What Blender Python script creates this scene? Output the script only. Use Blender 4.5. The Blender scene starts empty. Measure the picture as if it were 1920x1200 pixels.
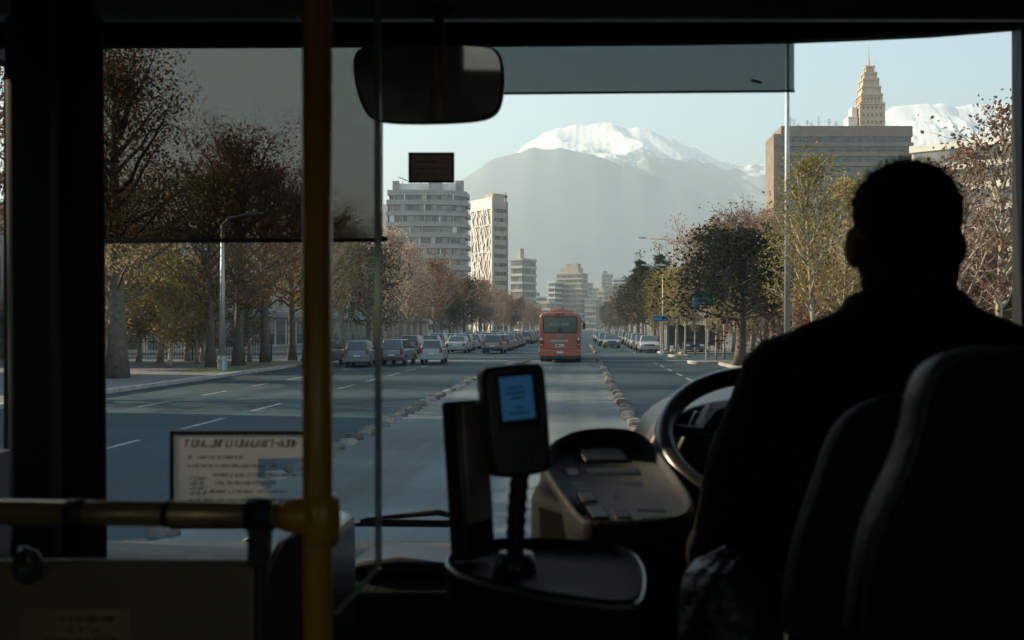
import bpy, bmesh, math, random
from mathutils import Vector, Matrix, noise

sc = bpy.context.scene
COL = sc.collection
R = math.radians
rng = random.Random(7)

# ------------------------------------------------------------------ camera, light, exposure
F = 1867.0            # focal length in photo pixels (1920 wide)
VX, HY, H = 1088.0, 612.0, 2.2   # vanishing point of the avenue, horizon, eye height
SUN_AZ, SUN_EL = -78.0, 27.0

cam = bpy.data.cameras.new('camera')
cam.sensor_width = 36.0
cam.lens = F / 1920 * 36.0
cam.shift_x = (960 - VX) / 1920
cam.shift_y = (HY - 600) / 1920
cam.clip_start = 0.03
cam.clip_end = 20000
cam.dof.use_dof = True
cam.dof.focus_distance = 60
cam.dof.aperture_fstop = 6.0
cam_o = bpy.data.objects.new('camera', cam)
cam_o.location = (0, 0, H)
cam_o.rotation_euler = (math.pi / 2, 0, 0)
COL.objects.link(cam_o)
sc.camera = cam_o

world = bpy.data.worlds.new('World')
sc.world = world
world.use_nodes = True
wn, wl = world.node_tree.nodes, world.node_tree.links
sky = wn.new('ShaderNodeTexSky')
sky.sky_type = 'NISHITA'
sky.sun_disc = False
sky.sun_elevation = R(SUN_EL)
sky.sun_rotation = R(SUN_AZ)
sky.air_density = 1.2
sky.dust_density = 0.4
sky.ozone_density = 1.5
wl.new(sky.outputs[0], wn['Background'].inputs[0])
wn['Background'].inputs[1].default_value = 0.082

sun = bpy.data.lights.new('sun', 'SUN')
sun.energy = 5.0
sun.angle = R(0.5)
sun.color = (1.0, 0.775, 0.52)
sun_o = bpy.data.objects.new('sun', sun)
sd = Vector((math.sin(R(SUN_AZ)) * math.cos(R(SUN_EL)), math.cos(R(SUN_AZ)) * math.cos(R(SUN_EL)), math.sin(R(SUN_EL))))
sun_o.rotation_euler = sd.to_track_quat('Z', 'Y').to_euler()
sun_o.location = (0, 0, 60)
COL.objects.link(sun_o)

sc.view_settings.view_transform = 'Standard'
sc.view_settings.look = 'None'
sc.view_settings.exposure = 1.7
sc.view_settings.gamma = 1
sc.render.engine = 'CYCLES'
cy = sc.cycles
cy.use_denoising = True
cy.max_bounces = 6
cy.diffuse_bounces = 3
cy.glossy_bounces = 3
cy.transmission_bounces = 3
cy.volume_bounces = 0
cy.transparent_max_bounces = 16
cy.caustics_reflective = False
cy.caustics_refractive = False
cy.sample_clamp_indirect = 4.0

# ------------------------------------------------------------------ helpers
def at3(px, py, Y):
    return Vector(((px - VX) / F * Y, Y, H - (py - HY) / F * Y))
def gX(px, Y): return (px - VX) / F * Y
def gZ(py, Y): return H - (py - HY) / F * Y

MATS = {}
def mat(name, col, rough=0.6, metal=0.0, var=0.2, scale=6.0, bump=0.0, spec=0.5, alt=None, detail=4.0, emit=None, bscale=None):
    m = bpy.data.materials.new(name)
    m.use_nodes = True
    n, l = m.node_tree.nodes, m.node_tree.links
    b = n['Principled BSDF']
    b.inputs['Roughness'].default_value = rough
    if 'asphalt' in name: spec = 0.22
    b.inputs['Metallic'].default_value = metal
    b.inputs['Specular IOR Level'].default_value = spec
    c0 = tuple(c * (1 - var) for c in col)
    c1 = tuple(min(1, c * (1 + var)) for c in (alt or col))
    tc = n.new('ShaderNodeTexCoord')
    nz = n.new('ShaderNodeTexNoise')
    nz.inputs['Scale'].default_value = scale
    nz.inputs['Detail'].default_value = detail
    l.new(tc.outputs['Object'], nz.inputs['Vector'])
    rp = n.new('ShaderNodeValToRGB')
    rp.color_ramp.elements[0].position = 0.3
    rp.color_ramp.elements[1].position = 0.7
    rp.color_ramp.elements[0].color = (*c0, 1)
    rp.color_ramp.elements[1].color = (*c1, 1)
    l.new(nz.outputs['Fac'], rp.inputs['Fac'])
    l.new(rp.outputs['Color'], b.inputs['Base Color'])
    if bump:
        nb = n.new('ShaderNodeTexNoise')
        nb.inputs['Scale'].default_value = bscale or scale * 4
        nb.inputs['Detail'].default_value = 5
        l.new(tc.outputs['Object'], nb.inputs['Vector'])
        bp = n.new('ShaderNodeBump')
        bp.inputs['Strength'].default_value = bump
        bp.inputs['Distance'].default_value = 0.02
        l.new(nb.outputs['Fac'], bp.inputs['Height'])
        l.new(bp.outputs['Normal'], b.inputs['Normal'])
    if emit:
        b.inputs['Emission Color'].default_value = (*emit[0], 1)
        b.inputs['Emission Strength'].default_value = emit[1]
    MATS[name] = m
    return m

def leaf_mat(name, cols, trans=0.5, scale=7.0):
    m = bpy.data.materials.new(name)
    m.use_nodes = True
    n, l = m.node_tree.nodes, m.node_tree.links
    n.remove(n['Principled BSDF'])
    tc = n.new('ShaderNodeTexCoord')
    nz = n.new('ShaderNodeTexNoise')
    nz.inputs['Scale'].default_value = scale
    nz.inputs['Detail'].default_value = 6
    nz.inputs['Roughness'].default_value = 0.8
    l.new(tc.outputs['Object'], nz.inputs['Vector'])
    oi = n.new('ShaderNodeObjectInfo')
    ad = n.new('ShaderNodeMath'); ad.operation = 'MULTIPLY_ADD'
    ad.inputs[1].default_value = 0.22; 
    l.new(oi.outputs['Random'], ad.inputs[0]); l.new(nz.outputs['Fac'], ad.inputs[2])
    rp = n.new('ShaderNodeValToRGB')
    e = rp.color_ramp.elements
    e[0].position = 0.38; e[0].color = (*cols[0], 1)
    e[1].position = 0.80; e[1].color = (*cols[-1], 1)
    for i, c in enumerate(cols[1:-1]):
        x = e.new(0.38 + 0.42 * (i + 1) / (len(cols) - 1)); x.color = (*c, 1)
    l.new(ad.outputs[0], rp.inputs['Fac'])
    d = n.new('ShaderNodeBsdfDiffuse'); t = n.new('ShaderNodeBsdfTranslucent'); mx = n.new('ShaderNodeMixShader')
    l.new(rp.outputs['Color'], d.inputs['Color']); l.new(rp.outputs['Color'], t.inputs['Color'])
    mx.inputs[0].default_value = trans
    l.new(d.outputs[0], mx.inputs[1]); l.new(t.outputs[0], mx.inputs[2])
    l.new(mx.outputs[0], n['Material Output'].inputs['Surface'])
    MATS[name] = m
    return m

def sheet_glass(name, tint, veil=0.0, veilcol=(0.5, 0.5, 0.5), refl=0.04, rough=0.0, trans_veil=0.5):
    """see-through sheet: tinted straight-through light, a little veil of scattered light, a faint reflection"""
    m = bpy.data.materials.new(name)
    m.use_nodes = True
    n, l = m.node_tree.nodes, m.node_tree.links
    n.remove(n['Principled BSDF'])
    tr = n.new('ShaderNodeBsdfTransparent'); tr.inputs[0].default_value = (*tint, 1)
    cur = tr.outputs[0]
    if veil > 0:
        d = n.new('ShaderNodeBsdfDiffuse'); d.inputs[0].default_value = (*veilcol, 1)
        t = n.new('ShaderNodeBsdfTranslucent'); t.inputs[0].default_value = (*veilcol, 1)
        m0 = n.new('ShaderNodeMixShader'); m0.inputs[0].default_value = trans_veil
        l.new(d.outputs[0], m0.inputs[1]); l.new(t.outputs[0], m0.inputs[2])
        m1 = n.new('ShaderNodeMixShader'); m1.inputs[0].default_value = veil
        l.new(cur, m1.inputs[1]); l.new(m0.outputs[0], m1.inputs[2])
        cur = m1.outputs[0]
    if refl > 0:
        g = n.new('ShaderNodeBsdfGlossy'); g.inputs['Roughness'].default_value = rough
        m2 = n.new('ShaderNodeMixShader'); m2.inputs[0].default_value = refl
        l.new(cur, m2.inputs[1]); l.new(g.outputs[0], m2.inputs[2])
        cur = m2.outputs[0]
    l.new(cur, n['Material Output'].inputs['Surface'])
    MATS[name] = m
    return m

def window_mat(name, w, h, dark, light, frame, offset=0.0, rough=0.15):
    """a ribbon of panes: each pane its own tone (glass, blind, curtain), thin frames between"""
    m = bpy.data.materials.new(name)
    m.use_nodes = True
    n, l = m.node_tree.nodes, m.node_tree.links
    b = n['Principled BSDF']
    tc = n.new('ShaderNodeTexCoord'); sp = n.new('ShaderNodeSeparateXYZ'); l.new(tc.outputs['Object'], sp.inputs[0])
    ad = n.new('ShaderNodeMath'); ad.operation = 'ADD'
    l.new(sp.outputs[0], ad.inputs[0]); l.new(sp.outputs[1], ad.inputs[1])
    cb = n.new('ShaderNodeCombineXYZ'); l.new(ad.outputs[0], cb.inputs[0]); l.new(sp.outputs[2], cb.inputs[1])
    br = n.new('ShaderNodeTexBrick')
    br.offset = offset
    l.new(cb.outputs[0], br.inputs['Vector'])
    br.inputs['Color1'].default_value = (*dark, 1); br.inputs['Color2'].default_value = (*light, 1)
    br.inputs['Mortar'].default_value = (*frame, 1)
    br.inputs['Scale'].default_value = 1.0
    br.inputs['Brick Width'].default_value = w; br.inputs['Row Height'].default_value = h
    br.inputs['Mortar Size'].default_value = 0.07
    br.inputs['Bias'].default_value = -0.25
    l.new(br.outputs['Color'], b.inputs['Base Color'])
    b.inputs['Roughness'].default_value = rough
    MATS[name] = m
    return m

class MB:
    """collects shapes and links them as ONE mesh object"""
    def __init__(s): s.v = []; s.f = []; s.m = []; s.cur = 0
    def add(s, vs, fs):
        o = len(s.v); s.v += [tuple(v) for v in vs]
        for f in fs: s.f.append([i + o for i in f]); s.m.append(s.cur)
        return s
    def box(s, a, b):
        (x0, y0, z0), (x1, y1, z1) = a, b
        return s.add([(x0, y0, z0), (x1, y0, z0), (x1, y1, z0), (x0, y1, z0), (x0, y0, z1), (x1, y0, z1), (x1, y1, z1), (x0, y1, z1)],
                     [(0, 3, 2, 1), (4, 5, 6, 7), (0, 1, 5, 4), (1, 2, 6, 5), (2, 3, 7, 6), (3, 0, 4, 7)])
    def hexa(s, p):
        return s.add(p, [(0, 3, 2, 1), (4, 5, 6, 7), (0, 1, 5, 4), (1, 2, 6, 5), (2, 3, 7, 6), (3, 0, 4, 7)])
    def quad(s, p): return s.add(p, [(0, 1, 2, 3)])
    def bar(s, a, b, w, d, up=(0, 0, 1)):
        a, b = Vector(a), Vector(b); t = (b - a).normalized(); u = t.cross(Vector(up))
        if u.length < 1e-4: u = t.cross(Vector((1, 0, 0)))
        u.normalize(); q = t.cross(u)
        u, q = u * w / 2, q * d / 2
        return s.add([a - u - q, a + u - q, a + u + q, a - u + q, b - u - q, b + u - q, b + u + q, b - u + q],
                     [(0, 3, 2, 1), (4, 5, 6, 7), (0, 1, 5, 4), (1, 2, 6, 5), (2, 3, 7, 6), (3, 0, 4, 7)])
    def tube(s, pts, rad, n=10, cap=True, closed=False):
        pts = [Vector(p) for p in pts]; k = len(pts)
        if not hasattr(rad, '__len__'): rad = [rad] * k
        vs, fs = [], []; prev = None
        for i, p in enumerate(pts):
            if closed: t = pts[(i + 1) % k] - pts[i - 1]
            else: t = pts[min(i + 1, k - 1)] - pts[max(i - 1, 0)]
            t.normalize()
            if prev is None:
                u = t.orthogonal().normalized()
            else:
                u = prev - t * prev.dot(t)
                u = u.normalized() if u.length > 1e-6 else t.orthogonal().normalized()
            prev = u; w = t.cross(u)
            for j in range(n):
                a = 2 * math.pi * j / n
                vs.append(p + (u * math.cos(a) + w * math.sin(a)) * rad[i])
        for i in range(k if closed else k - 1):
            i2 = (i + 1) % k
            for j in range(n):
                j2 = (j + 1) % n
                fs.append((i * n + j, i * n + j2, i2 * n + j2, i2 * n + j))
        if cap and not closed:
            fs.append(tuple(range(n))[::-1]); fs.append(tuple(range((k - 1) * n, k * n)))
        return s.add(vs, fs)
    def cyl(s, a, b, r0, r1=None, n=16): return s.tube([a, b], [r0, r0 if r1 is None else r1], n)
    def prism(s, poly, lo, hi, axis='y'):
        """2-D outline pushed along an axis (poly is xz for y, xy for z, yz for x)"""
        k = len(poly)
        def P(p, t): return {'y': (p[0], t, p[1]), 'z': (p[0], p[1], t), 'x': (t, p[0], p[1])}[axis]
        vs = [P(p, lo) for p in poly] + [P(p, hi) for p in poly]
        fs = [tuple(range(k)), tuple(range(2 * k - 1, k - 1, -1))] + [(i, i + k, (i + 1) % k + k, (i + 1) % k) for i in range(k)]
        return s.add(vs, fs)
    def loft(s, rings, cap=True):
        k = len(rings[0]); vs = [v for r in rings for v in r]; fs = []
        for i in range(len(rings) - 1):
            for j in range(k):
                j2 = (j + 1) % k
                fs.append((i * k + j, i * k + j2, (i + 1) * k + j2, (i + 1) * k + j))
        if cap:
            fs.append(tuple(range(k))[::-1]); fs.append(tuple(range((len(rings) - 1) * k, len(rings) * k)))
        return s.add(vs, fs)
    def ellipsoid(s, c, r, nu=20, nv=12, rot=None):
        c = Vector(c); vs, fs = [], []
        for i in range(nv + 1):
            th = math.pi * i / nv
            for j in range(nu):
                ph = 2 * math.pi * j / nu
                p = Vector((r[0] * math.sin(th) * math.cos(ph), r[1] * math.sin(th) * math.sin(ph), r[2] * math.cos(th)))
                if rot: p = rot @ p
                vs.append(c + p)
        for i in range(nv):
            for j in range(nu):
                j2 = (j + 1) % nu
                fs.append((i * nu + j, (i + 1) * nu + j, (i + 1) * nu + j2, i * nu + j2))
        return s.add(vs, fs)
    def mesh(s, name, mats, smooth=False, loc=(0, 0, 0)):
        me = bpy.data.meshes.new(name)
        lx, ly, lz = loc
        me.from_pydata([(x - lx, y - ly, z - lz) for x, y, z in s.v], [], s.f)
        for mm in (mats if isinstance(mats, (list, tuple)) else [mats]): me.materials.append(mm)
        me.polygons.foreach_set('material_index', s.m)
        bm = bmesh.new(); bm.from_mesh(me)
        bmesh.ops.recalc_face_normals(bm, faces=bm.faces)
        bm.to_mesh(me); bm.free()
        if smooth: me.polygons.foreach_set('use_smooth', [True] * len(me.polygons))
        me.update()
        return me

def tag(o, label=None, cat=None, group=None, kind=None):
    if label: o['label'] = label
    if cat: o['category'] = cat
    if group: o['group'] = group
    if kind: o['kind'] = kind
    return o

ORG = {}
def thing(name, label, cat, loc=(0, 0, 0), rz=0.0, group=None):
    o = bpy.data.objects.new(name, None)
    o.empty_display_size = 0.2
    o.location = loc; o.rotation_euler = (0, 0, rz)
    COL.objects.link(o); ORG[o.name] = Vector(loc)
    return tag(o, label, cat, group)

def part(name, mb, m, parent=None, bevel=0.0, smooth=False, local=False, seg=2, label=None, loc=None):
    """one mesh object; vertices are in world space unless local=True"""
    org = Vector((0, 0, 0))
    if parent is not None and not local: org = ORG.get(parent.name, Vector((0, 0, 0)))
    if loc is not None: org = Vector(loc)
    me = mb.mesh(name, m, smooth, org) if isinstance(mb, MB) else mb
    o = bpy.data.objects.new(name, me)
    COL.objects.link(o)
    if parent is not None: o.parent = parent; ORG[o.name] = org
    elif loc is not None: o.location = loc; ORG[o.name] = org
    if bevel:
        b = o.modifiers.new('bevel', 'BEVEL'); b.width = bevel; b.segments = seg; b.limit_method = 'ANGLE'; b.angle_limit = R(35)
        b.harden_normals = False
        for p in me.polygons: p.use_smooth = True
        try: me.set_sharp_from_angle(angle=R(50))
        except Exception: pass
    if label: o['label'] = label
    return o

def struct(name, mb, m, **k):
    o = part(name, mb, m, **k); o['kind'] = 'structure'; return o

KIDS = {}
def copy_tree(o, parent=None):
    c = o.copy(); COL.objects.link(c)
    if parent is not None: c.parent = parent
    for ch in [x for x in bpy.data.objects if x.parent is o] if o not in KIDS else KIDS[o]: copy_tree(ch, c)
    return c

def smoothpoly(pts, it=2):
    for _ in range(it):
        q = []
        for i in range(len(pts)):
            a, b = pts[i], pts[(i + 1) % len(pts)]
            q.append((a[0] * .75 + b[0] * .25, a[1] * .75 + b[1] * .25)); q.append((a[0] * .25 + b[0] * .75, a[1] * .25 + b[1] * .75))
        pts = q
    return pts

def rrect(x0, x1, z0, z1, r, n=5):
    out = []
    for cx, cz, a0 in ((x1 - r, z1 - r, 0), (x0 + r, z1 - r, 90), (x0 + r, z0 + r, 180), (x1 - r, z0 + r, 270)):
        for i in range(n + 1):
            a = R(a0 + 90 * i / n); out.append((cx + r * math.cos(a), cz + r * math.sin(a)))
    return out

# ------------------------------------------------------------------ materials
asphalt = mat('asphalt', (0.017, 0.037, 0.044), 0.72, var=0.22, scale=0.35, bump=0.25, bscale=60, detail=8)
def wear_and_sheen(m):
    n, l = m.node_tree.nodes, m.node_tree.links; b = n['Principled BSDF']
    src = b.inputs['Base Color'].links[0].from_socket
    tc = n.new('ShaderNodeTexCoord'); mp = n.new('ShaderNodeMapping'); mp.inputs['Scale'].default_value = (1.1, .025, 1); l.new(tc.outputs['Object'], mp.inputs[0])
    nz = n.new('ShaderNodeTexNoise'); nz.inputs['Scale'].default_value = 1.0; nz.inputs['Detail'].default_value = 5; l.new(mp.outputs[0], nz.inputs['Vector'])
    n2 = n.new('ShaderNodeTexNoise'); n2.inputs['Scale'].default_value = .12; n2.inputs['Detail'].default_value = 8; n2.inputs['Roughness'].default_value = .7; l.new(tc.outputs['Object'], n2.inputs['Vector'])
    ad = n.new('ShaderNodeMath'); ad.operation = 'ADD'; l.new(nz.outputs['Fac'], ad.inputs[0]); l.new(n2.outputs['Fac'], ad.inputs[1])
    mr = n.new('ShaderNodeMapRange'); mr.inputs['From Min'].default_value = .75; mr.inputs['From Max'].default_value = 1.25; mr.inputs['To Min'].default_value = .5; mr.inputs['To Max'].default_value = 1.7; l.new(ad.outputs[0], mr.inputs['Value'])  # tyre wear tones, range widened to paint pale sheen streaks too
    mx = n.new('ShaderNodeMix'); mx.data_type = 'RGBA'; mx.blend_type = 'MULTIPLY'; mx.inputs['Factor'].default_value = 1
    l.new(src, mx.inputs['A']); l.new(mr.outputs[0], mx.inputs['B']); l.new(mx.outputs['Result'], b.inputs['Base Color'])
    m2 = n.new('ShaderNodeMapRange'); m2.inputs['From Min'].default_value = .75; m2.inputs['From Max'].default_value = 1.25; m2.inputs['To Min'].default_value = .7; m2.inputs['To Max'].default_value = .95; l.new(ad.outputs[0], m2.inputs['Value']); l.new(m2.outputs[0], b.inputs['Roughness'])
wear_and_sheen(asphalt)
lane_asphalt = mat('lane_asphalt', (0.078, 0.094, 0.095), 0.72, var=0.2, scale=0.35, bump=0.25, bscale=60, detail=8); wear_and_sheen(lane_asphalt)
pave = mat('paving', (0.13, 0.13, 0.125), 0.85, var=0.2, scale=1.2, bump=0.2)
earth = mat('earth', (0.10, 0.085, 0.065), 0.95, var=0.3, scale=0.8, bump=0.4)
kerbm = mat('kerb_stone', (0.34, 0.30, 0.27), 0.85, var=0.25, scale=2.5, bump=0.3)
paint = mat('road_paint', (0.20, 0.215, 0.215), 0.7, var=0.5, scale=2.2, detail=8)
blockm = mat('block_concrete', (0.10, 0.075, 0.055), 0.9, var=0.4, scale=2.5, bump=0.5, alt=(0.19, 0.175, 0.155))
grassm = mat('grass', (0.10, 0.11, 0.04), 0.9, var=0.4, scale=3, bump=0.8)
bark = mat('bark', (0.115, 0.095, 0.075), 0.9, var=0.35, scale=5, bump=0.6)
palebark = mat('pale_bark', (0.32, 0.27, 0.20), 0.85, var=0.35, scale=4, bump=0.4)
midbark = mat('grey_bark', (0.22, 0.18, 0.14), 0.9, var=0.35, scale=4, bump=0.5)
lf_olive = leaf_mat('olive_leaf', [(0.05, 0.045, 0.028), (0.13, 0.10, 0.05), (0.46, 0.32, 0.15)])
lf_rust = leaf_mat('rust_leaf', [(0.08, 0.045, 0.03), (0.19, 0.10, 0.055), (0.46, 0.27, 0.15)])
lf_brown = leaf_mat('brown_leaf', [(0.11, 0.07, 0.05), (0.25, 0.165, 0.12), (0.52, 0.38, 0.28)])
lf_dark = leaf_mat('dark_leaf', [(0.012, 0.018, 0.010), (0.028, 0.034, 0.020), (0.12, 0.11, 0.05)], 0.25)
lf_gold = leaf_mat('gold_leaf', [(0.07, 0.065, 0.025), (0.22, 0.18, 0.06), (0.52, 0.40, 0.17)])
lf_red = leaf_mat('red_leaf', [(0.08, 0.040, 0.030), (0.19, 0.105, 0.075), (0.45, 0.28, 0.20)])
lamp_metal = mat('lamp_metal', (0.34, 0.36, 0.36), 0.45, 0.6, var=0.12, scale=3)
warm_metal = mat('weathered_lamp_metal', (0.40, 0.34, 0.26), 0.5, 0.4, var=0.15, scale=3)

# ------------------------------------------------------------------ setting: ground, road, pavements
g = MB(); g.quad([(-5900, -900, 0), (5900, -900, 0), (5900, 8000, 0), (-5900, 8000, 0)]); struct('ground', g, earth)
KL, KR = -15.4, 7.8            # left and right kerb lines
g = MB(); g.quad([(KL, -60, .004), (KR + .1, -60, .004), (KR + .1, 620, .004), (KL, 620, .004)])
g.quad([(-200, 62, .004), (KL, 62, .004), (KL, 78, .004), (-200, 78, .004)])
g.quad([(KR + .1, 62, .004), (200, 62, .004), (200, 78, .004), (KR + .1, 78, .004)])
struct('road', g, asphalt)
g = MB(); g.quad([(-4.35, -60, .008), (1.2, -60, .008), (1.2, 62, .008), (-4.35, 62, .008)]); struct('bus_lane', g, lane_asphalt)
def pavement(x0, x1, y0, y1):
    g = MB(); g.box((x0, y0, -.2), (x1, y1, .13)); return struct('pavement', g, pave, bevel=.02)
pavement(-46, KL - .25, -60, 61.5); pavement(-46, KL - .25, 78.5, 600)
pavement(KR + .35, 40, -60, 57); pavement(KR + .35, 40, 78.5, 600)
def kerb(x, y0, y1, n=0):
    g = MB(); y = y0; k = 0
    while y < y1:
        l = min(1.1, y1 - y)
        if y < 130: g.box((x + rng.uniform(-.012, .012), y, -.2), (x + .25, y + l - .02, .145 + rng.uniform(-.01, .012)))
        else: g.box((x, y, -.2), (x + .25, y1, .145)); break
        y += l
    return struct('kerb', g, kerbm, bevel=.025)
kerb(KL - .25, 8, 61.5); kerb(KL - .25, 78.5, 600); kerb(KR + .1, 8, 57); kerb(KR + .1, 78.5, 600)
# turf strip under the left trees
g = MB()
for a, b in ((44, 60.5), (79, 300)):
    n = int((b - a) / 1.2)
    for i in range(n):
        y = a + (b - a) * i / n; y2 = a + (b - a) * (i + 1) / n
        g.quad([(KL - 3.2 + .3 * math.sin(i * 1.3), y, .136), (KL - .6 + .15 * math.sin(i * 2.1), y, .136), (KL - .6 + .15 * math.sin((i + 1) * 2.1), y2, .136), (KL - 3.2 + .3 * math.sin((i + 1) * 1.3), y2, .136)])
struct('verge', g, grassm)
# painted markings: dashed lane lines, stop lines at the crossing
g = MB()
def dash(x, y0, y1, w=.13): g.quad([(x - w / 2, y0, .012), (x + w / 2, y0, .012), (x + w / 2, y1, .012), (x - w / 2, y1, .012)])
y = 12.0
while y < 61:
    dash(-8.5, y, y + 2.6); dash(-12.0, y + 1.2, y + 3.4); dash(4.5, y, y + 2.6); y += 4.6
y = 82
while y < 260:
    dash(-8.5, y, y + 2.6); dash(-12.0, y, y + 2.6); dash(4.5, y, y + 2.6); y += 6
g.quad([(-15.2, 63.5, .012), (-4.6, 63.5, .012), (-4.6, 64.2, .012), (-15.2, 64.2, .012)])
g.quad([(-3.1, 63.5, .012), (.9, 63.5, .012), (.9, 64.2, .012), (-3.1, 64.2, .012)])
g.quad([(1.5, 63.5, .012), (7.6, 63.5, .012), (7.6, 64.2, .012), (1.5, 64.2, .012)])
g.quad([(-15.2, 76.0, .012), (7.6, 76.0, .012), (7.6, 76.7, .012), (-15.2, 76.7, .012)])
struct('road_marking', g, paint)

# ------------------------------------------------------------------ mountains
def rock_mat(name, snowline, snow=True):
    m = bpy.data.materials.new(name); m.use_nodes = True
    n, l = m.node_tree.nodes, m.node_tree.links; b = n['Principled BSDF']
    b.inputs['Roughness'].default_value = 0.9; b.inputs['Specular IOR Level'].default_value = 0.1
    tc = n.new('ShaderNodeTexCoord'); nz = n.new('ShaderNodeTexNoise'); nz.inputs['Scale'].default_value = 0.012; nz.inputs['Detail'].default_value = 10
    nz.inputs['Roughness'].default_value = 0.68
    l.new(tc.outputs['Object'], nz.inputs['Vector'])
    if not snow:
        rp = n.new('ShaderNodeValToRGB'); rp.color_ramp.elements[0].color = (.15, .18, .21, 1); rp.color_ramp.elements[1].color = (.20, .225, .25, 1)  # hillside lightened to blue grey, haze put into the colour
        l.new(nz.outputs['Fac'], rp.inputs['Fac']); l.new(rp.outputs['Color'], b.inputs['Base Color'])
    else:
        sp = n.new('ShaderNodeSeparateXYZ'); l.new(tc.outputs['Object'], sp.inputs[0])
        a = n.new('ShaderNodeMath'); a.operation = 'MULTIPLY_ADD'; a.inputs[1].default_value = 620; l.new(nz.outputs['Fac'], a.inputs[0]); l.new(sp.outputs[2], a.inputs[2])
        mr = n.new('ShaderNodeMapRange'); mr.inputs['From Min'].default_value = snowline + 290; mr.inputs['From Max'].default_value = snowline + 345
        l.new(a.outputs[0], mr.inputs['Value'])
        mx = n.new('ShaderNodeMix'); mx.data_type = 'RGBA'; mx.inputs['A'].default_value = (.17, .21, .25, 1); mx.inputs['B'].default_value = (.9, .9, .9, 1)  # blue-grey patches: bare rock plus slope shading painted into the snow
        l.new(mr.outputs[0], mx.inputs['Factor']); l.new(mx.outputs['Result'], b.inputs['Base Color'])
    return m

def ridge(name, D, depth, prof, m, x0, x1, rough, seed, nx=220, ny=36, crest=.9):
    """a mountain at distance D: its crest height follows prof, its slopes fall to both sides with gullies"""
    K = D / 1650
    def hgt(px):
        for (a, ya), (b, yb) in zip(prof, prof[1:]):
            if a <= px <= b:
                t = (px - a) / (b - a); t = t * t * (3 - 2 * t) * .5 + t * .5
                return gZ(ya + (yb - ya) * t, D)
        return gZ(prof[0][1] if px < prof[0][0] else prof[-1][1], D)
    vs, fs = [], []
    for i in range(nx + 1):
        px = x0 + (x1 - x0) * i / nx; X = gX(px, D); hh = hgt(px); cn = 4 * K * noise.noise(Vector((X / (22 * K), seed, 0))) + 1.6 * K * noise.noise(Vector((X / (8 * K), seed, 3)))
        for j in range(ny + 1):
            t = j / ny * 1.6 - 1.0           # -1 foot on our side, 0 the crest, .6 the far side
            Yd = D + t * depth
            s = (1 - abs(t)) ** 1.15 if t < 0 else 1 - t * .8
            u, w = X / K, (Yd - D) / K
            fr = noise.multi_fractal(Vector((u / 170 + seed, w / 170, seed * 1.7)), 0.9, 2.1, 7)
            wx = u + .75 * w + 26 * noise.noise(Vector((u / 120, w / 120, seed)))
            rg = 0; am = 1
            for oc in range(5):
                f_ = 1.9 ** oc; rg += am * (.72 - abs(noise.noise(Vector((wx / 85 * f_ + seed, w / 230 * f_, seed + oc)))) * 1.9); am *= .54
            z = hh * s + cn * max(0, s) ** 7 + hh * rough * (fr - .9) * .45 * min(1, 1.2 - s * 1.12) + hh * rough * rg * .62 * (1 - s * crest)
            vs.append((X, Yd, max(-1 if j == 0 else 0, z)))
    k = ny + 1
    for i in range(nx):
        for j in range(ny): fs.append((i * k + j, (i + 1) * k + j, (i + 1) * k + j + 1, i * k + j + 1))
    g = MB(); g.add(vs, fs)
    return struct(name, g, m, smooth=True)

hazed_hill = rock_mat('hill_haze_tone', 0, False)
snow_rock_shade = rock_mat('snow_rock_shade', 650)
ridge('hill', 3250, 1100, [(380, 470), (600, 430), (760, 385), (860, 335), (930, 292), (1000, 272), (1060, 274), (1110, 284), (1180, 308), (1260, 335), (1330, 356), (1440, 392), (1600, 440), (1900, 500)], hazed_hill, 380, 1900, .02, 3.1)
ridge('mountain', 4100, 1250, [(850, 380), (930, 320), (1000, 262), (1050, 241), (1100, 234), (1150, 237), (1200, 240), (1250, 256), (1300, 276), (1345, 298), (1400, 312), (1440, 308), (1490, 285), (1540, 268), (1590, 246), (1640, 212), (1690, 200), (1740, 196), (1790, 200), (1840, 196), (1900, 190), (2000, 205), (2150, 240), (2400, 330)], snow_rock_shade, 820, 2400, .30, 8.3, nx=640, ny=90, crest=.95)

# ------------------------------------------------------------------ buildings
def wallm(name, col, var=.15): return mat(name, col, .85, var=var, scale=.35, detail=7)
w_pale = wallm('pale_render', (0.42, 0.40, 0.36)); w_white = wallm('white_render', (0.68, 0.65, 0.60)); w_brown = wallm('brown_concrete', (0.22, 0.16, 0.12), .2)
w_grey = wallm('grey_render', (0.30, 0.29, 0.275)); w_gold = wallm('golden_stone', (0.52, 0.39, 0.26)); w_mid = wallm('tan_render', (0.40, 0.34, 0.27))
win_a = window_mat('ribbon_panes', 1.7, 3.1, (.04, .055, .06), (.34, .33, .30), (.2, .2, .19))
win_b = window_mat('small_panes', 1.1, 2.75, (.03, .032, .034), (.15, .13, .10), (.10, .09, .075))
win_c = window_mat('shop_panes', 2.2, 1.3, (.03, .04, .042), (.22, .22, .20), (.10, .11, .11))
win_d = window_mat('far_panes', 1.5, 3.0, (.06, .065, .07), (.26, .24, .22), (.28, .26, .23))
darkroof = mat('roof_felt', (.10, .10, .10), .9)

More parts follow.
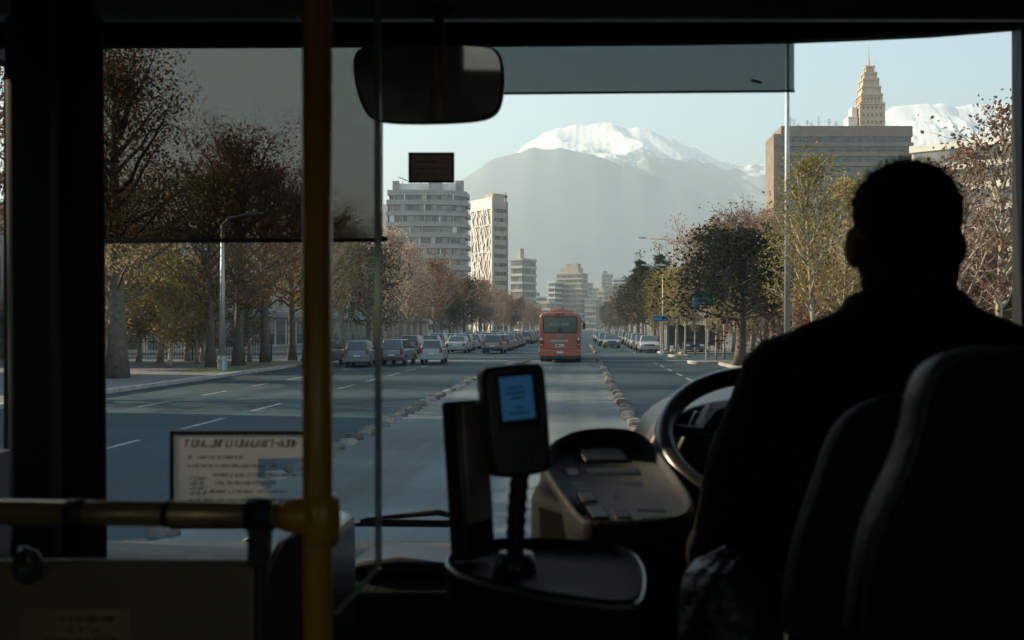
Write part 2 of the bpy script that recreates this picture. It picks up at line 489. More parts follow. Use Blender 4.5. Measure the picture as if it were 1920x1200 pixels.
def block(name, label, cat, X, Y, w, d, h, rz=0, fh=3.0, wall=w_pale, win=win_a, band=None, slab=.45, slabh=.9, sides=('f', 'l', 'r'), roofbits=(), group=None, z0=0.0, para=1.0, ground=0):
    """a storeyed block: wall core, one window ribbon and one spandrel band per storey and side, parapet, roof gear"""
    t = thing(name, label, cat, (X, Y, z0), rz, group)
    m = MB(); m.box((-w / 2 + .3, .3, 0), (w / 2 - .3, d - .3, h - .1)); part('wall', m, wall, t, local=True)
    n = max(1, int((h - ground - para) / fh)); f2 = (h - ground - para) / n
    for i in range(n):
        za = ground + i * f2; wt = za + slabh; zb = za + f2
        m = MB(); q = .08
        if 'f' in sides: m.box((-w / 2 + .6, .3 - q, wt), (w / 2 - .6, .34, zb - .12))
        if 'l' in sides: m.box((-w / 2 + .3 - q, .6, wt), (-w / 2 + .34, d - .6, zb - .12))
        if 'r' in sides: m.box((w / 2 - .34, .6, wt), (w / 2 - .3 + q, d - .6, zb - .12))
        part('window', m, win, t, local=True)
        m = MB(); e = slab * rng.uniform(.85, 1.1)
        m.box((-w / 2 + .3 - e, .3 - e, za), (w / 2 - .3 + e, .28, wt - .05)) if 'f' in sides else None
        if 'l' in sides: m.box((-w / 2 + .3 - e, .29, za), (-w / 2 + .28, d - .3, wt - .05))
        if 'r' in sides: m.box((w / 2 - .28, .29, za), (w / 2 - .3 + e, d - .3, wt - .05))
        part('balcony' if slab > .3 else 'spandrel', m, band or wall, t, local=True)
    m = MB(); m.box((-w / 2, 0, h - para), (w / 2, d, h)); part('parapet', m, band or wall, t, local=True)
    for (rx, rw, ry, rd, rh) in roofbits:
        m = MB(); m.box((rx, ry, h - .02), (rx + rw, ry + rd, h + rh)); part('roof_room', m, wall, t, local=True)
    return t

# the brown slab block on the right and the golden tower behind it
t = block('office_block', 'long brown concrete office block with stacked floors and flat roof, below the golden tower', 'building', gX(1588, 280), 280, 37, 14, gZ(236, 280), fh=2.75, wall=w_brown, win=win_b, slab=.5, slabh=1.15, para=3.0, sides=('f', 'l'))
m = MB()
for i, px in enumerate((-15, -13.6, -12, -10.2, -8.5, -6, -4, -1.5)):
    m = MB(); hh = rng.uniform(2.2, 5.5); m.cyl((px, 4 + i % 3 * 2, gZ(236, 280) - .1), (px, 4 + i % 3 * 2, gZ(236, 280) + hh), .09, .04, 6)
    for q in range(3): m.bar((px - .7 + q * .15, 4 + i % 3 * 2, gZ(236, 280) + hh * (.55 + .15 * q)), (px + .7 - q * .15, 4 + i % 3 * 2, gZ(236, 280) + hh * (.55 + .15 * q)), .07, .07)
    part('antenna', m, darkroof, t, local=True)
m = MB(); hh = gZ(236, 280); m.box((-20.5, .4, 0), (-18.2, 13, hh - 2.2)); part('stair_wall', m, w_brown, t, local=True)
m = MB(); m.box((18.2, 1.2, 0), (19.6, 13, hh - 7)); part('end_wall', m, w_brown, t, local=True)

def tower():
    Y = 420; s = Y / F; X = gX(1629, Y)
    t = thing('tower', 'golden stone stepped tower with a thin spire rising above the brown block', 'tower', (X, Y, 0))
    tiers = [(22, 233 + 330, 198), (18.5, 198, 181), (16, 181, 166), (13.5, 166, 151), (10.5, 151, 139), (6.5, 139, 126)]
    m = MB(); c = MB(); wl_ = []
    for k, (hw, yb, yt) in enumerate(tiers):
        a = hw * s; zb, zt = max(0, gZ(yb, Y)), gZ(yt, Y)
        m.box((-a, -a, zb), (a, a, zt))
        for sx in (-1, 1):
            for sy in (-1, 1): m.box((sx * a - .35, sy * a - .35, zb), (sx * a + .35, sy * a + .35, zt + .3))
        c.box((-a - .5, -a - .5, zt - .55), (a + .5, a + .5, zt + .02))
        z = zt - .9
        nn = 2 if k else 8
        for i in range(nn):
            za = zt - 1.2 - i * 1.9 * (1 if k else 1.6)
            for j in range(-2, 3):
                xx = j * a * .36; wl_.append(((xx - a * .09, -a - .06, za - 1.4), (xx + a * .09, -a + .1, za))); wl_.append(((-a - .06, xx - a * .09, za - 1.4), (-a + .1, xx + a * .09, za)))
    part('shaft', m, w_gold, t, local=True); part('cornice', c, w_gold, t, local=True); [part('window', MB().box(*q), w_brown, t, local=True) for q in wl_[:100]]
    m = MB(); z = gZ(128, Y)
    m.tube([(0, 0, z - .3), (0, 0, z + 1.2), (0, 0, z + 1.3), (0, 0, z + 3.2), (0, 0, z + 9.5)], [1.0, .8, .5, .3, .05], 8); part('spire', m, w_gold, t, local=True)
    m = MB(); a = 11 * s; m.box((-42 * s, -3, 0), (-24.5 * s, 4, gZ(222, Y))); m.box((-34 * s, -2, gZ(222, Y) + .0), (-24.5 * s, 3, gZ(203, Y))); m.box((-43 * s, -3.4, gZ(222, Y) - .4), (-24.5 * s, 4.2, gZ(222, Y) + .1))
    part('annex', m, w_white, t, local=True)
    m = MB(); m.cyl((3, 1, gZ(140, Y)), (3, 1, gZ(112, Y)), .08, .03, 5); part('aerial', m, darkroof, t, local=True)
tower()
block('apartment_block', 'white apartment block with dark windows behind the sparse reddish trees', 'building', gX(1850, 140), 140, 22, 14, gZ(258, 140), R(-38), fh=2.8, wall=w_white, win=win_a, slab=.9, slabh=1.0, band=w_white)
# left blocks
def curved_block():
    Y = 280; X0, X1 = gX(728, Y), gX(870, Y); w = X1 - X0; h = gZ(362, Y); cx = (X0 + X1) / 2
    t = thing('apartment_block', 'broad grey apartment block with a curved front and banded balconies, white sunlit left edge', 'building', (cx, Y, 0))
    def plan(off):
        pts = [(-w / 2 - off, 12)]
        n = 16
        for i in range(n + 1):
            u = i / n * 2 - 1
            y = 3.4 * max(0, u) ** 2.4 + .5 * max(0, -u) ** 2
            pts.append((u * (w / 2 + off), y - off))
        pts.append((w / 2 + off, 12)); return pts
    m = MB(); m.prism(plan(-.25), 0, h, 'z'); part('wall', m, w_grey, t, local=True)
    n = 13; f = h / n
    for i in range(n):
        za = i * f
        m = MB(); m.prism(plan(-.12), za + 1.35, za + f - .3, 'z'); part('window', m, win_a, t, local=True)
        m = MB(); off = rng.uniform(.45, .75); m.prism(plan(off), za - .2, za + .95 if i % 3 else za + 1.2, 'z'); part('balcony', m, w_grey, t, local=True)
        for q in range(5):
            u = -.9 + q * .4 + rng.uniform(-.12, .12); yy = 3.4 * max(0, u) ** 2.4 + .5 * max(0, -u) ** 2; x = u * w / 2
            m = MB(); m.box((x - .14 - .5 * (q == i % 5), yy - .42, za + .9), (x + .14 + .5 * (q == i % 5), yy + .3, za + f - .2)); part('divider', m, (w_grey, w_white, w_mid)[(q + i) % 3], t, local=True)
    m = MB(); m.prism(plan(.3), h - .6, h + .9, 'z'); part('parapet', m, w_grey, t, local=True)
    m = MB(); m.box((-w / 2 + 2.5, 2.5, h), (w / 2 - 2.8, 9, h + 3.0)); part('penthouse', m, w_white, t, local=True)
    for px, ww, rh, yy in ((-w / 2 + 1.0, 1.6, 3.6, 1.0), (w / 2 - 3.0, 2.2, 4.2, 4.6), (0.5, 3.5, 3.6, 1.6)):
        m = MB(); m.box((px, yy, h), (px + ww, yy + 2, h + rh)); part('roof_room', m, w_grey, t, local=True)
    m = MB()
    for i in range(7): m.cyl((-w / 2 + 3 + i * 2.6, 5, h + 2.9), (-w / 2 + 3 + i * 2.6 + .3, 5, h + 3.6 + rng.random() * 1.8), .14, .05, 5)
    m.bar((-w / 2 + 2, 5, h + 5.2), (-w / 2 + 4.6, 5, h + 4.2), .25, .25); part('roof_gear', m, darkroof, t, local=True)
    m = MB(); m.box((-w / 2 - 1.7, 1.2, 0), (-w / 2 - .35, 11.5, h - 3)); part('end_wall', m, w_white, t, local=True)
curved_block()

def lattice_tower():
    Y = 330; cx = gX(922, Y); b = R(54); L, Rr = 14.0, 6.9; h = gZ(376, Y)
    # local frame: corner at origin, left face along -x, right face going back (+y)
    t = thing('office_tower', 'slim white office tower whose sunlit side carries an irregular white lattice', 'tower', (cx, Y, 0), -b + R(0))
    t.rotation_euler.z = -b
    m = MB(); m.box((-L + .4, .4, 0), (-.4, Rr - .4, h)); part('wall', m, w_mid, t, local=True)
    m = MB(); m.box((-.55, 0, 0), (.0, .6, h + 1.2)); m.box((-L, 0, h - 2.6), (-.6, .5, h + 1.2)); m.box((-L, 0, 0), (-L + .5, .5, h - 2.7)); part('corner_frame', m, w_white, t, local=True)
    m = MB(); r2 = random.Random(5); fl = 3.0
    nr = int(h / fl)
    for i in range(nr):
        z = i * fl; x = -L + .3
        while x < -.8:
            dx = r2.choice((-1.5, 1.5, 1.1, -1.1, 0.5)); x2 = min(-.4, max(-L + .3, x + dx))
            m.bar((x, .12 + r2.random() * .05, z), (x2, .12 + r2.random() * .05, min(h - 2, z + fl * r2.choice((1, 1, 1.6)))), r2.uniform(.35, .62), .3, up=(0, 1, 0))
            x += r2.uniform(1.1, 1.9)
        if i % 3 == 0: m.box((-L + .2, .05, z - .15), (-.4, .30, z + .15))
    part('lattice_screen', m, w_white, t, local=True)
    for i in range(nr):
        m = MB(); m.box((-.42, 1.2, i * fl + 1.1), (-.36, Rr - 1.0, i * fl + 2.4)); part('window', m, win_d, t, local=True)
    m = MB(); m.box((-.4, .6, 0), (-.2, 1.1, h)); m.box((-.4, Rr - .9, 0), (-.2, Rr - .4, h)); part('pilaster', m, w_grey, t, local=True)
    m = MB(); m.box((-6, 1, h), (-1, 5.5, h + 2.6)); m.box((-11, 1.5, h), (-8, 5, h + 1.6)); part('roof_room', m, w_mid, t, local=True)
    m = MB(); m.cyl((-.8, 6, h), (-.8, 6, h + 3.4), .25, .12, 6); m.box((-1.3, 5.6, h + 1.4), (-.4, 6.4, h + 2.3)); part('mast', m, darkroof, t, local=True)
lattice_tower()
def far(name, label, px0, px1, py, Y, wall, rz=0, fh=3.1, bits=(), win=win_d, slab=.5, d=12, cat='building', group=None):
    w = gX(px1, Y) - gX(px0, Y)
    return block(name, label, cat, gX((px0 + px1) / 2, Y), Y, w, d, gZ(py, Y), rz, fh, wall, win, slab=slab, slabh=1.15, roofbits=bits, group=group, sides=('f', 'l', 'r'))
far('apartment_block', 'narrow pale apartment tower just right of the lattice tower', 953, 981, 484, 430, w_pale, R(-30), bits=((-2, 2.4, 3, 3, 4.5),))
far('apartment_block', 'low grey apartment block with a roof mast stepping down beside the narrow pale tower', 976, 999, 522, 480, w_grey, bits=((1.2, .7, 2, .7, 5),))
t = far('apartment_block', 'big stepped beige tower at the end of the avenue, above the red bus', 1040, 1092, 512, 640, w_mid, R(-22), bits=((-6, 12, 2, 8, 3.5), (-3, 8, 3, 6, 6.2)))
far('apartment_block', 'lower white wing on the left of the big stepped tower', 1026, 1041, 528, 632, w_white, R(-22))
far('apartment_block', 'small white house block seen left of the red bus roof', 1003, 1026, 556, 700, w_white)
far('apartment_block', 'mid height tan block right of the big stepped tower', 1094, 1112, 530, 760, w_mid)
far('apartment_block', 'hazy bluish tower highest among the far blocks on the right', 1128, 1150, 514, 900, w_grey, bits=((-4, 4, 2, 5, 3),))
far('apartment_block', 'hazy pale block squeezed left of the bluish tower', 1110, 1129, 540, 980, w_pale)
far('apartment_block', 'far pale block behind the dark tree on the right', 1149, 1172, 522, 820, w_white)
far('apartment_block', 'wide low far block closing the avenue under the hills', 1060, 1150, 566, 1050, w_grey, d=10)
far('apartment_block', 'hazy far slab left of the avenue end behind the trees', 985, 1012, 548, 900, w_pale)
far('apartment_block', 'small dark block low between the red bus and the right trees', 1096, 1118, 560, 620, w_grey, R(-20))
far('apartment_block', 'slim tan block just above the right end of the avenue', 1118, 1134, 545, 700, w_mid, R(-25), bits=((-2, 3, 2, 3, 2.5),))
far('apartment_block', 'grey block partly behind the right row of dark trees', 1140, 1164, 536, 660, w_brown, R(-20))
far('apartment_block', 'tan block in front of the white wing, low left of the bus roof', 1010, 1032, 566, 560, w_mid, R(-25))
# the street fronts behind the left trees
def shopfront(Xf, y0, y1, h, wall, label, awn):
    """front faces the road (+x)"""
    t = thing('street_building', label, 'building', (Xf, (y0 + y1) / 2, .13)); L = y1 - y0
    m = MB(); m.box((-12, -L / 2, 0), (-.15, L / 2, h)); part('wall', m, wall, t, local=True)
    n = max(2, int(L / 3.6)); st = L / n
    for i in range(n):
        yc = -L / 2 + st * (i + .5)
        m = MB(); m.box((-.18, yc - st * .38, .25), (-.08, yc + st * .38, 2.7)); part('shop_window', m, win_c, t, local=True)
        for k in range(int((h - 4) / 3)):
            m = MB(); m.box((-.18, yc - .6, 4.3 + k * 3), (-.08, yc + .6, 6.0 + k * 3)); part('window', m, win_c, t, local=True)
            m = MB(); m.box((-.12, yc - .75, 4.15 + k * 3), (.08, yc + .75, 4.27 + k * 3)); part('sill', m, wall, t, local=True)
    m = MB(); m.box((-.14, -L / 2, 3.0), (.35, L / 2, 3.5)); part('fascia', m, awn, t, local=True)
    for k in range(4):     # the gable side towards us has openings too
        x = -10.6 + k * 2.75
        m = MB(); m.box((x - .95, -L / 2 - .06, .25), (x + .95, -L / 2 + .05, 2.75)); part('shop_window', m, win_c, t, local=True)
        m = MB(); m.prism([(-L / 2 - .9, 2.85), (-L / 2 - .9, 2.95), (-L / 2 + .0, 3.35), (-L / 2 + .0, 3.25)], x - 1.15, x + 1.15, 'x'); part('awning', m, awn, t, local=True)
        for q in range(int((h - 4) / 3)): m = MB(); m.box((x - .6, -L / 2 - .05, 4.4 + q * 3), (x + .6, -L / 2 + .05, 6.0 + q * 3)); part('window', m, win_c, t, local=True)
    m = MB(); m.box((-12.1, -L / 2 - .05, h), (.15, L / 2 + .05, h + .45)); part('cornice', m, wall, t, local=True)
awn_a = mat('awning_cream', (.45, .43, .38), .8); awn_b = mat('awning_grey', (.22, .24, .25), .8); awn_c = mat('awning_rust', (.30, .16, .11), .8)
shopfront(-31, -45, 29.5, 15, w_grey, 'unseen tall grey street building beside the bus, added to shade it', awn_b)  # out of view; added to keep the bus in shade
shopfront(-32, 33.5, 46, 8.5, w_white, 'unseen white street building with pale fascia, height set to shade the left pavement', awn_a)  # out of view; height chosen to shade the pavement but not the crowns
shopfront(-32, 52.5, 60.5, 8.5, w_pale, 'unseen pale street building with rust coloured fascia, sized to shade the street corner', awn_c)  # unseen as well, sized for the shade it casts
shopfront(-31, 79, 128, 9.5, w_pale, 'long pale street building beyond the crossing behind the parked cars', awn_b)
shopfront(-32, 131, 210, 13, w_mid, 'tan street building beyond the long pale one', awn_a)

# ------------------------------------------------------------------ trees
def tree_meshes(name, seed, Hh, trunkh, r0, crownr, nlimb, ntw, lpt, ls, barkm, leafm, profile='round', up=0.55, spreadl=.3, wob=.25, lean=0.0, twigr=.012):
    r = random.Random(seed)
    tb = MB(); lv, lf = [], []
    def prof(t):     # crown radius along the crown height 0..1
        if profile == 'round': return math.sqrt(max(0, 1 - (2 * t - .9) ** 2 / 1.25)) * .95 + .05
        if profile == 'cone': return max(.08, (1 - t) ** .75)
        if profile == 'column': return .35 + .65 * math.sin(math.pi * min(1, t * .9 + .12))
        return max(.1, 1 - .8 * t * t) if profile == 'dome' else .5 + .5 * math.sin(math.pi * t)
    N = 9; pts = []; rad = []
    ph = r.random() * 6
    for i in range(N):
        t = i / (N - 1)
        pts.append(Vector((wob * math.sin(ph + t * 4) * t + lean * t * Hh * .1, wob * math.cos(ph * 1.7 + t * 3.4) * t, t * Hh * .93)))
        rad.append(r0 * (1.35 if i == 0 else 1) * (1 - t) ** .8 + .018)
    tb.tube(pts, rad, 8)
    def trunk_at(z):
        t = min(.999, z / (Hh * .93)) * (N - 1); i = int(t); return pts[i].lerp(pts[min(i + 1, N - 1)], t - i), rad[min(i, N - 1)]
    def leafs(c, n, sg):
        for _ in range(n):
            p = c + Vector((r.gauss(0, sg), r.gauss(0, sg), r.gauss(0, sg * .8)))
            a = Vector((r.gauss(0, 1), r.gauss(0, 1), r.gauss(0, .8))).normalized(); b_ = a.orthogonal().normalized()
            b_ = (Matrix.Rotation(r.random() * 6.28, 3, a) @ b_); c_ = a.cross(b_)
            s1 = ls * r.uniform(.5, 1.2) * .5; s2 = s1 * r.uniform(.5, .8); o = len(lv)
            lv.extend((p - b_ * s1, p - c_ * s2 + a * s2 * .25, p + b_ * s1, p + c_ * s2 + a * s2 * .25)); lf.append((o, o + 1, o + 2, o + 3))
    ch = Hh - trunkh
    for i in range(nlimb):
        t = (i + r.random() * .8) / nlimb
        z0 = trunkh * .92 + ch * t * .82
        base, br = trunk_at(z0)
        az = i * 2.4 + r.uniform(-.5, .5); Lb = crownr * prof(t) * r.uniform(.72, 1.15)
        el = up + (1.15 - up) * t * t + r.uniform(-.15, .15)
        d = Vector((math.cos(az) * math.cos(el), math.sin(az) * math.cos(el), math.sin(el)))
        lp = [base]; k = 4
        for q in range(1, k + 1):
            lp.append(lp[-1] + d * Lb / k + Vector((r.gauss(0, .05), r.gauss(0, .05), r.gauss(.03, .04))) * Lb * .8)
            d = (d + Vector((0, 0, .12))).normalized()
        rr = min(br * .6, .05 + Lb * .012)
        tb.tube(lp, [rr * (1 - .8 * q / k) + .008 for q in range(k + 1)], 5)
        for w in range(ntw):
            s = .25 + .75 * (w + r.random()) / ntw
            q = s * k; qi = min(k - 1, int(q)); p0 = lp[qi].lerp(lp[qi + 1], q - qi)
            dd = ((lp[qi + 1] - lp[qi]).normalized() * .6 + Vector((r.gauss(0, .7), r.gauss(0, .7), r.gauss(.25, .5)))).normalized()
            tl = Lb * r.uniform(.22, .42) + .2
            p1 = p0 + dd * tl * .5; p2 = p1 + (dd + Vector((0, 0, .25))).normalized() * tl * .5
            tb.tube([p0, p1, p2], [twigr * 1.3, twigr, twigr * .6], 3, cap=False)
            nl = lpt if r.random() > .12 else lpt // 4
            leafs(p1, nl // 3, tl * spreadl); leafs(p2, nl - nl // 3, tl * spreadl * .95)
    top = pts[-1]; leafs(top, lpt * 2, .35)
    tm = tb.mesh(name + '_trunk', barkm, True)
    lm = bpy.data.meshes.new(name + '_crown'); lm.from_pydata([tuple(v) for v in lv], [], lf); lm.materials.append(leafm); lm.update()
    return tm, lm

PR = {}
def proto(k, *a, **kw): PR[k] = tree_meshes(k, *a, **kw)
proto('plane1', 11, 13.4, 3.2, .36, 4.6, 34, 13, 30, .17, bark, lf_olive, 'column', up=.35, spreadl=.27)
proto('plane2', 12, 13.6, 3.4, .30, 4.6, 34, 13, 32, .17, bark, lf_rust, 'round', up=.45, spreadl=.28)
proto('plane3', 13, 10.5, 3.2, .24, 4.2, 32, 12, 26, .17, bark, lf_gold, 'round', up=.4, spreadl=.28)
proto('brown1', 21, 11.5, 2.6, .22, 3.8, 28, 11, 13, .22, midbark, lf_brown, 'round', up=.75, spreadl=.3, twigr=.02)
proto('brown2', 22, 12.5, 2.8, .22, 3.4, 28, 11, 11, .22, midbark, lf_brown, 'column', up=.85, spreadl=.3, twigr=.02)
proto('rust1', 23, 10.5, 2.6, .22, 3.4, 24, 8, 13, .27, midbark, lf_rust, 'round', up=.6, spreadl=.34)
proto('dark1', 31, 9.0, 2.0, .22, 3.0, 26, 9, 24, .24, bark, lf_dark, 'round', up=.5, spreadl=.4)
proto('dark2', 32, 12.0, 2.2, .25, 3.0, 30, 9, 22, .26, bark, lf_dark, 'cone', up=.5, spreadl=.42)
proto('slim1', 41, 9.0, 2.6, .085, 1.8, 26, 9, 13, .15, palebark, lf_gold, 'column', up=.8, spreadl=.34)
proto('slim2', 42, 9.6, 2.4, .085, 2.0, 26, 8, 8, .15, palebark, lf_red, 'column', up=.75, spreadl=.34)
proto('gold1', 43, 6.6, 1.3, .10, 1.9, 24, 9, 18, .18, palebark, lf_gold, 'column', up=.7, spreadl=.36)
proto('shrub1', 51, 3.0, .3, .05, 1.5, 16, 8, 20, .14, midbark, lf_red, 'round', up=.6, spreadl=.36)
proto('umbra', 52, 7.3, 2.4, .20, 3.0, 30, 12, 44, .19, bark, lf_dark, 'dome', up=.25, spreadl=.34)
NATH = {'plane1': 13.4, 'plane2': 13.6, 'plane3': 10.5, 'brown1': 11.5, 'brown2': 12.5, 'rust1': 10.5, 'dark1': 9, 'dark2': 12, 'slim1': 9, 'slim2': 9.6, 'gold1': 6.6, 'shrub1': 3, 'umbra': 7.3}
def tree(kind, X, Y, h, label, group=None, rz=None, wide=1.0, name=None, cat='tree'):
    t = thing(name or ('evergreen_tree' if kind in ('dark1', 'dark2', 'umbra') else 'shrub' if kind == 'shrub1' else 'street_tree'), label, cat, (X, Y, .1), rng.uniform(0, 6.28) if rz is None else rz, group)
    s = h / NATH[kind]; t.scale = (s * wide, s * wide, s)
    for nm, me in (('trunk', PR[kind][0]), ('crown', PR[kind][1])):
        o = bpy.data.objects.new(nm, me); COL.objects.link(o); o.parent = t
    return t
def gy(py): return H * F / (py - HY)
# left, near
tree('plane1', gX(220, 40), 40, 13.3, 'tall dark tree with a thick leaning trunk, nearest on the left pavement', rz=.4)
tree('plane3', gX(395, 50.7), 50.7, 9.6, 'dark trunked tree just left of the pale lamp post')
tree('plane2', gX(447, 52.6), 52.6, 12.2, 'tall rust brown tree just right of the pale lamp post')
tree('plane2', gX(497, 58), 58, 11.5, 'rust brown tree second to the right of the pale lamp post', rz=2.2)
tree('plane3', gX(548, 61), 61, 10.0, 'golden leaved tree at the street corner beside the yellow pole')
tree('gold1', gX(300, 56), 56, 7.0, 'small yellow leaved tree against the white street building', wide=1.3)
tree('gold1', gX(352, 60), 60, 6.5, 'small yellow leaved tree between the thick trunk and the lamp post', rz=2, wide=1.4)
tree('plane2', -20.5, 31, 13.5, 'rust brown tree showing at the left edge behind the door pillar', rz=4)
tree('plane1', -18.5, 14, 13.5, 'unseen leafy tree beside the bus on the left pavement, added for its shade', rz=4)  # outside the frame; added to shade the bus
tree('plane1', -18.5, 4, 13.0, 'unseen leafy tree beside the bus door, added for its shade', rz=1)  # unseen tree put in to keep sun off the bus
tree('plane3', gX(608, 70), 70, 9.0, 'olive tree half hidden behind the yellow pole', rz=1)
tree('brown1', gX(640, 79), 79, 11.0, 'brown tree right beside the yellow pole behind the waiting cars')
tree('dark1', gX(690, 80), 80, 8.6, 'round dark evergreen tree behind the waiting cars on the left', rz=.7, wide=1.0)
GL = 'avenue trees beyond the crossing on the left'
Y = 90
seq = ['brown1', 'brown2', 'brown2', 'rust1', 'brown1', 'dark2', 'rust1', 'dark1', 'brown2', 'rust1']
LBL = {'brown1': 'brown sparse avenue tree in the left row beyond the crossing', 'brown2': 'brown sparse avenue tree in the left row beyond the crossing', 'rust1': 'rust leaved avenue tree in the left row beyond the crossing',
       'dark1': 'dark green avenue tree in the left row beyond the crossing', 'dark2': 'dark green avenue tree in the left row beyond the crossing'}
i = 0
while Y < 420:
    k = seq[i % len(seq)]
    tree(k, -17.6 + rng.uniform(-.7, .7), Y, rng.uniform(9.0, 11.2), LBL[k], GL + ', ' + k[:-1])
    if i % 2 == 0 and Y < 330: k2 = rng.choice(('rust1', 'brown1')); tree(k2, -24 + rng.uniform(-1, 1), Y + 4, rng.uniform(8.5, 11), LBL[k2], GL + ', ' + k2[:-1])
    Y += 7.5 + Y * .018; i += 1
for q, (X, Y, k) in enumerate(((-23.5, 51, 'plane3'), (-28.5, 60, 'plane2'))):
    tree(k, X, Y, rng.uniform(9, 11), ('golden' if k == 'plane3' else 'rust brown') + ' tree in the second row on the left pavement before the crossing', 'second row trees on the left, ' + k)
for q, (X, Y, h_) in enumerate(((-20.8, 41, 5.0), (-22.6, 47.5, 5.6), (-20.2, 49, 4.6), (-24.5, 52.5, 6.2), (-21.2, 55, 5.0), (-19.6, 59, 4.8), (-25.5, 57.5, 5.8), (-22.6, 59.6, 5.2), (-28.5, 55.5, 6))):
    tree('gold1', X, Y, h_, 'low golden leaved young tree among the big trunks on the left pavement', 'low golden trees on the left pavement', wide=1.35)
# right
tree('umbra', gX(1388, 53), 53, 7.4, 'dark low tree with a wide dense crown left of the tall grey lamp post', rz=.5, wide=1.42)
tree('umbra', gX(1450, 60), 60, 7.6, 'dark tree directly behind the tall grey lamp post', rz=2.4)
tree('slim1', gX(1525, 34), 34, 8.6, 'slender young tree with yellow green leaves in front of the brown block', rz=1.0)
tree('slim1', gX(1580, 40), 40, 8.8, 'slender young tree with yellow green leaves left of the driver\'s head', rz=3.3, wide=1.1)
tree('slim1', gX(1490, 48), 48, 8.3, 'slender olive tree just right of the tall grey lamp post', rz=5, wide=1.3)
tree('slim2', gX(1800, 28), 28, 7.6, 'slender reddish tree immediately right of the driver\'s head', rz=.2, wide=1.15)
tree('slim2', gX(1872, 29), 29, 9.3, 'tallest slender reddish tree at the right edge of the windscreen', rz=1.7, wide=1.2)
tree('slim2', gX(1760, 36), 36, 8.6, 'slender reddish tree above the driver\'s head', rz=2.9, wide=1.2)
for q, (px, Y) in enumerate(((1850, 34), (1815, 40), (1885, 33), (1555, 44), (1590, 46), (1520, 52))):
    tree('shrub1', gX(px, Y), Y, rng.uniform(3.0, 4.2), 'low red leaved shrub under the slender trees right of the driver' if q < 3 else 'low red leaved shrub on the pavement left of the driver', 'red shrubs right of the driver' if q < 3 else 'red shrubs left of the driver', cat='shrub', wide=1.2)
tree('brown2', gX(1410, 88), 88, 13.0, 'tall bare brown tree behind the dark low tree, right one of the pair')
tree('brown2', gX(1345, 92), 92, 12.6, 'tall bare brown tree behind the dark low tree, left one of the pair')
tree('brown2', gX(1436, 84), 84, 12.5, 'tall bare brown tree right beside the tall grey lamp post')
tree('brown1', gX(1378, 80), 80, 11.5, 'brown tree rising straight above the dark low tree')
tree('brown1', gX(1300, 98), 98, 12.0, 'bare brown tree between the tall bare pair and the dark conical tree')
tree('gold1', gX(1272, 90), 90, 7.5, 'yellow green young tree behind the two thin lamp posts, right one')
tree('gold1', gX(1240, 96), 96, 7.5, 'yellow green young tree behind the two thin lamp posts, left one', rz=3)
tree('dark2', gX(1236, 112), 112, 11.8, 'tall dark evergreen tree right of the oncoming cars, taller of the two', wide=1.1)
tree('dark2', gX(1196, 122), 122, 11.8, 'tall dark evergreen tree right of the oncoming cars, nearer the avenue end', wide=1.25, rz=2)
GR = 'avenue trees far along the right pavement'
Y = 132; i = 0
seqr = ['dark2', 'dark1', 'rust1', 'dark2', 'brown1', 'dark1']
LBR = {'dark': 'dark green avenue tree far along the right pavement', 'rust': 'rust leaved avenue tree far along the right pavement', 'brow': 'bare brown avenue tree far along the right pavement'}
while Y < 420:
    k = seqr[i % 6]; tree(k, 10.2 + rng.uniform(-.6, .6), Y, rng.uniform(9.0, 11.5), LBR[k[:4]], GR + ', ' + k[:-1]); Y += 8 + Y * .02; i += 1
for q, (X, Y) in enumerate(((14.5, 84), (19, 78), (24, 84), (17, 64), (22, 60), (26, 68), (16, 52), (20, 48))):
    k = ('rust1', 'brown1')[q % 2]; tree(k, X, Y, rng.uniform(7, 8.6) if Y < 70 else 9.5, ('rust leaved' if q % 2 == 0 else 'bare brown') + ' tree in the second row behind the right pavement', 'second row trees on the right, ' + k[:-1])
for q, (X, Y) in enumerate(((13.5, 82), (15.2, 84), (17, 82.5), (18.8, 84.5), (20.6, 83), (23, 85), (25.5, 83), (14.6, 88), (12.2, 86))):
    tree('shrub1', X, Y, rng.uniform(2.8, 3.8), 'low reddish shrub in the far hedge line behind the right shelter', 'hedge line shrubs behind the right shelter', cat='shrub', wide=1.1)
# slender pale trunks standing on the right islands
for q, (px, py) in enumerate(((1343, 677), (1358, 676), (1303, 668), (1268, 664), (1328, 672), (1285, 668), (1396, 682))):
    tree('slim1', gX(px, gy(py)), gy(py), rng.uniform(5.6, 7.5), ['pale thin trunked tree on the stone island, left of the close pair', 'pale thin trunked tree on the stone island, right of the close pair', 'pale thin trunked tree beside the blue panel', 'pale thin trunked tree at the tip of the island', 'pale thin trunked tree between the close pair and the blue panel', 'pale thin trunked tree on the small island', 'pale thin trunked tree at the right end of the nearest island'][q])

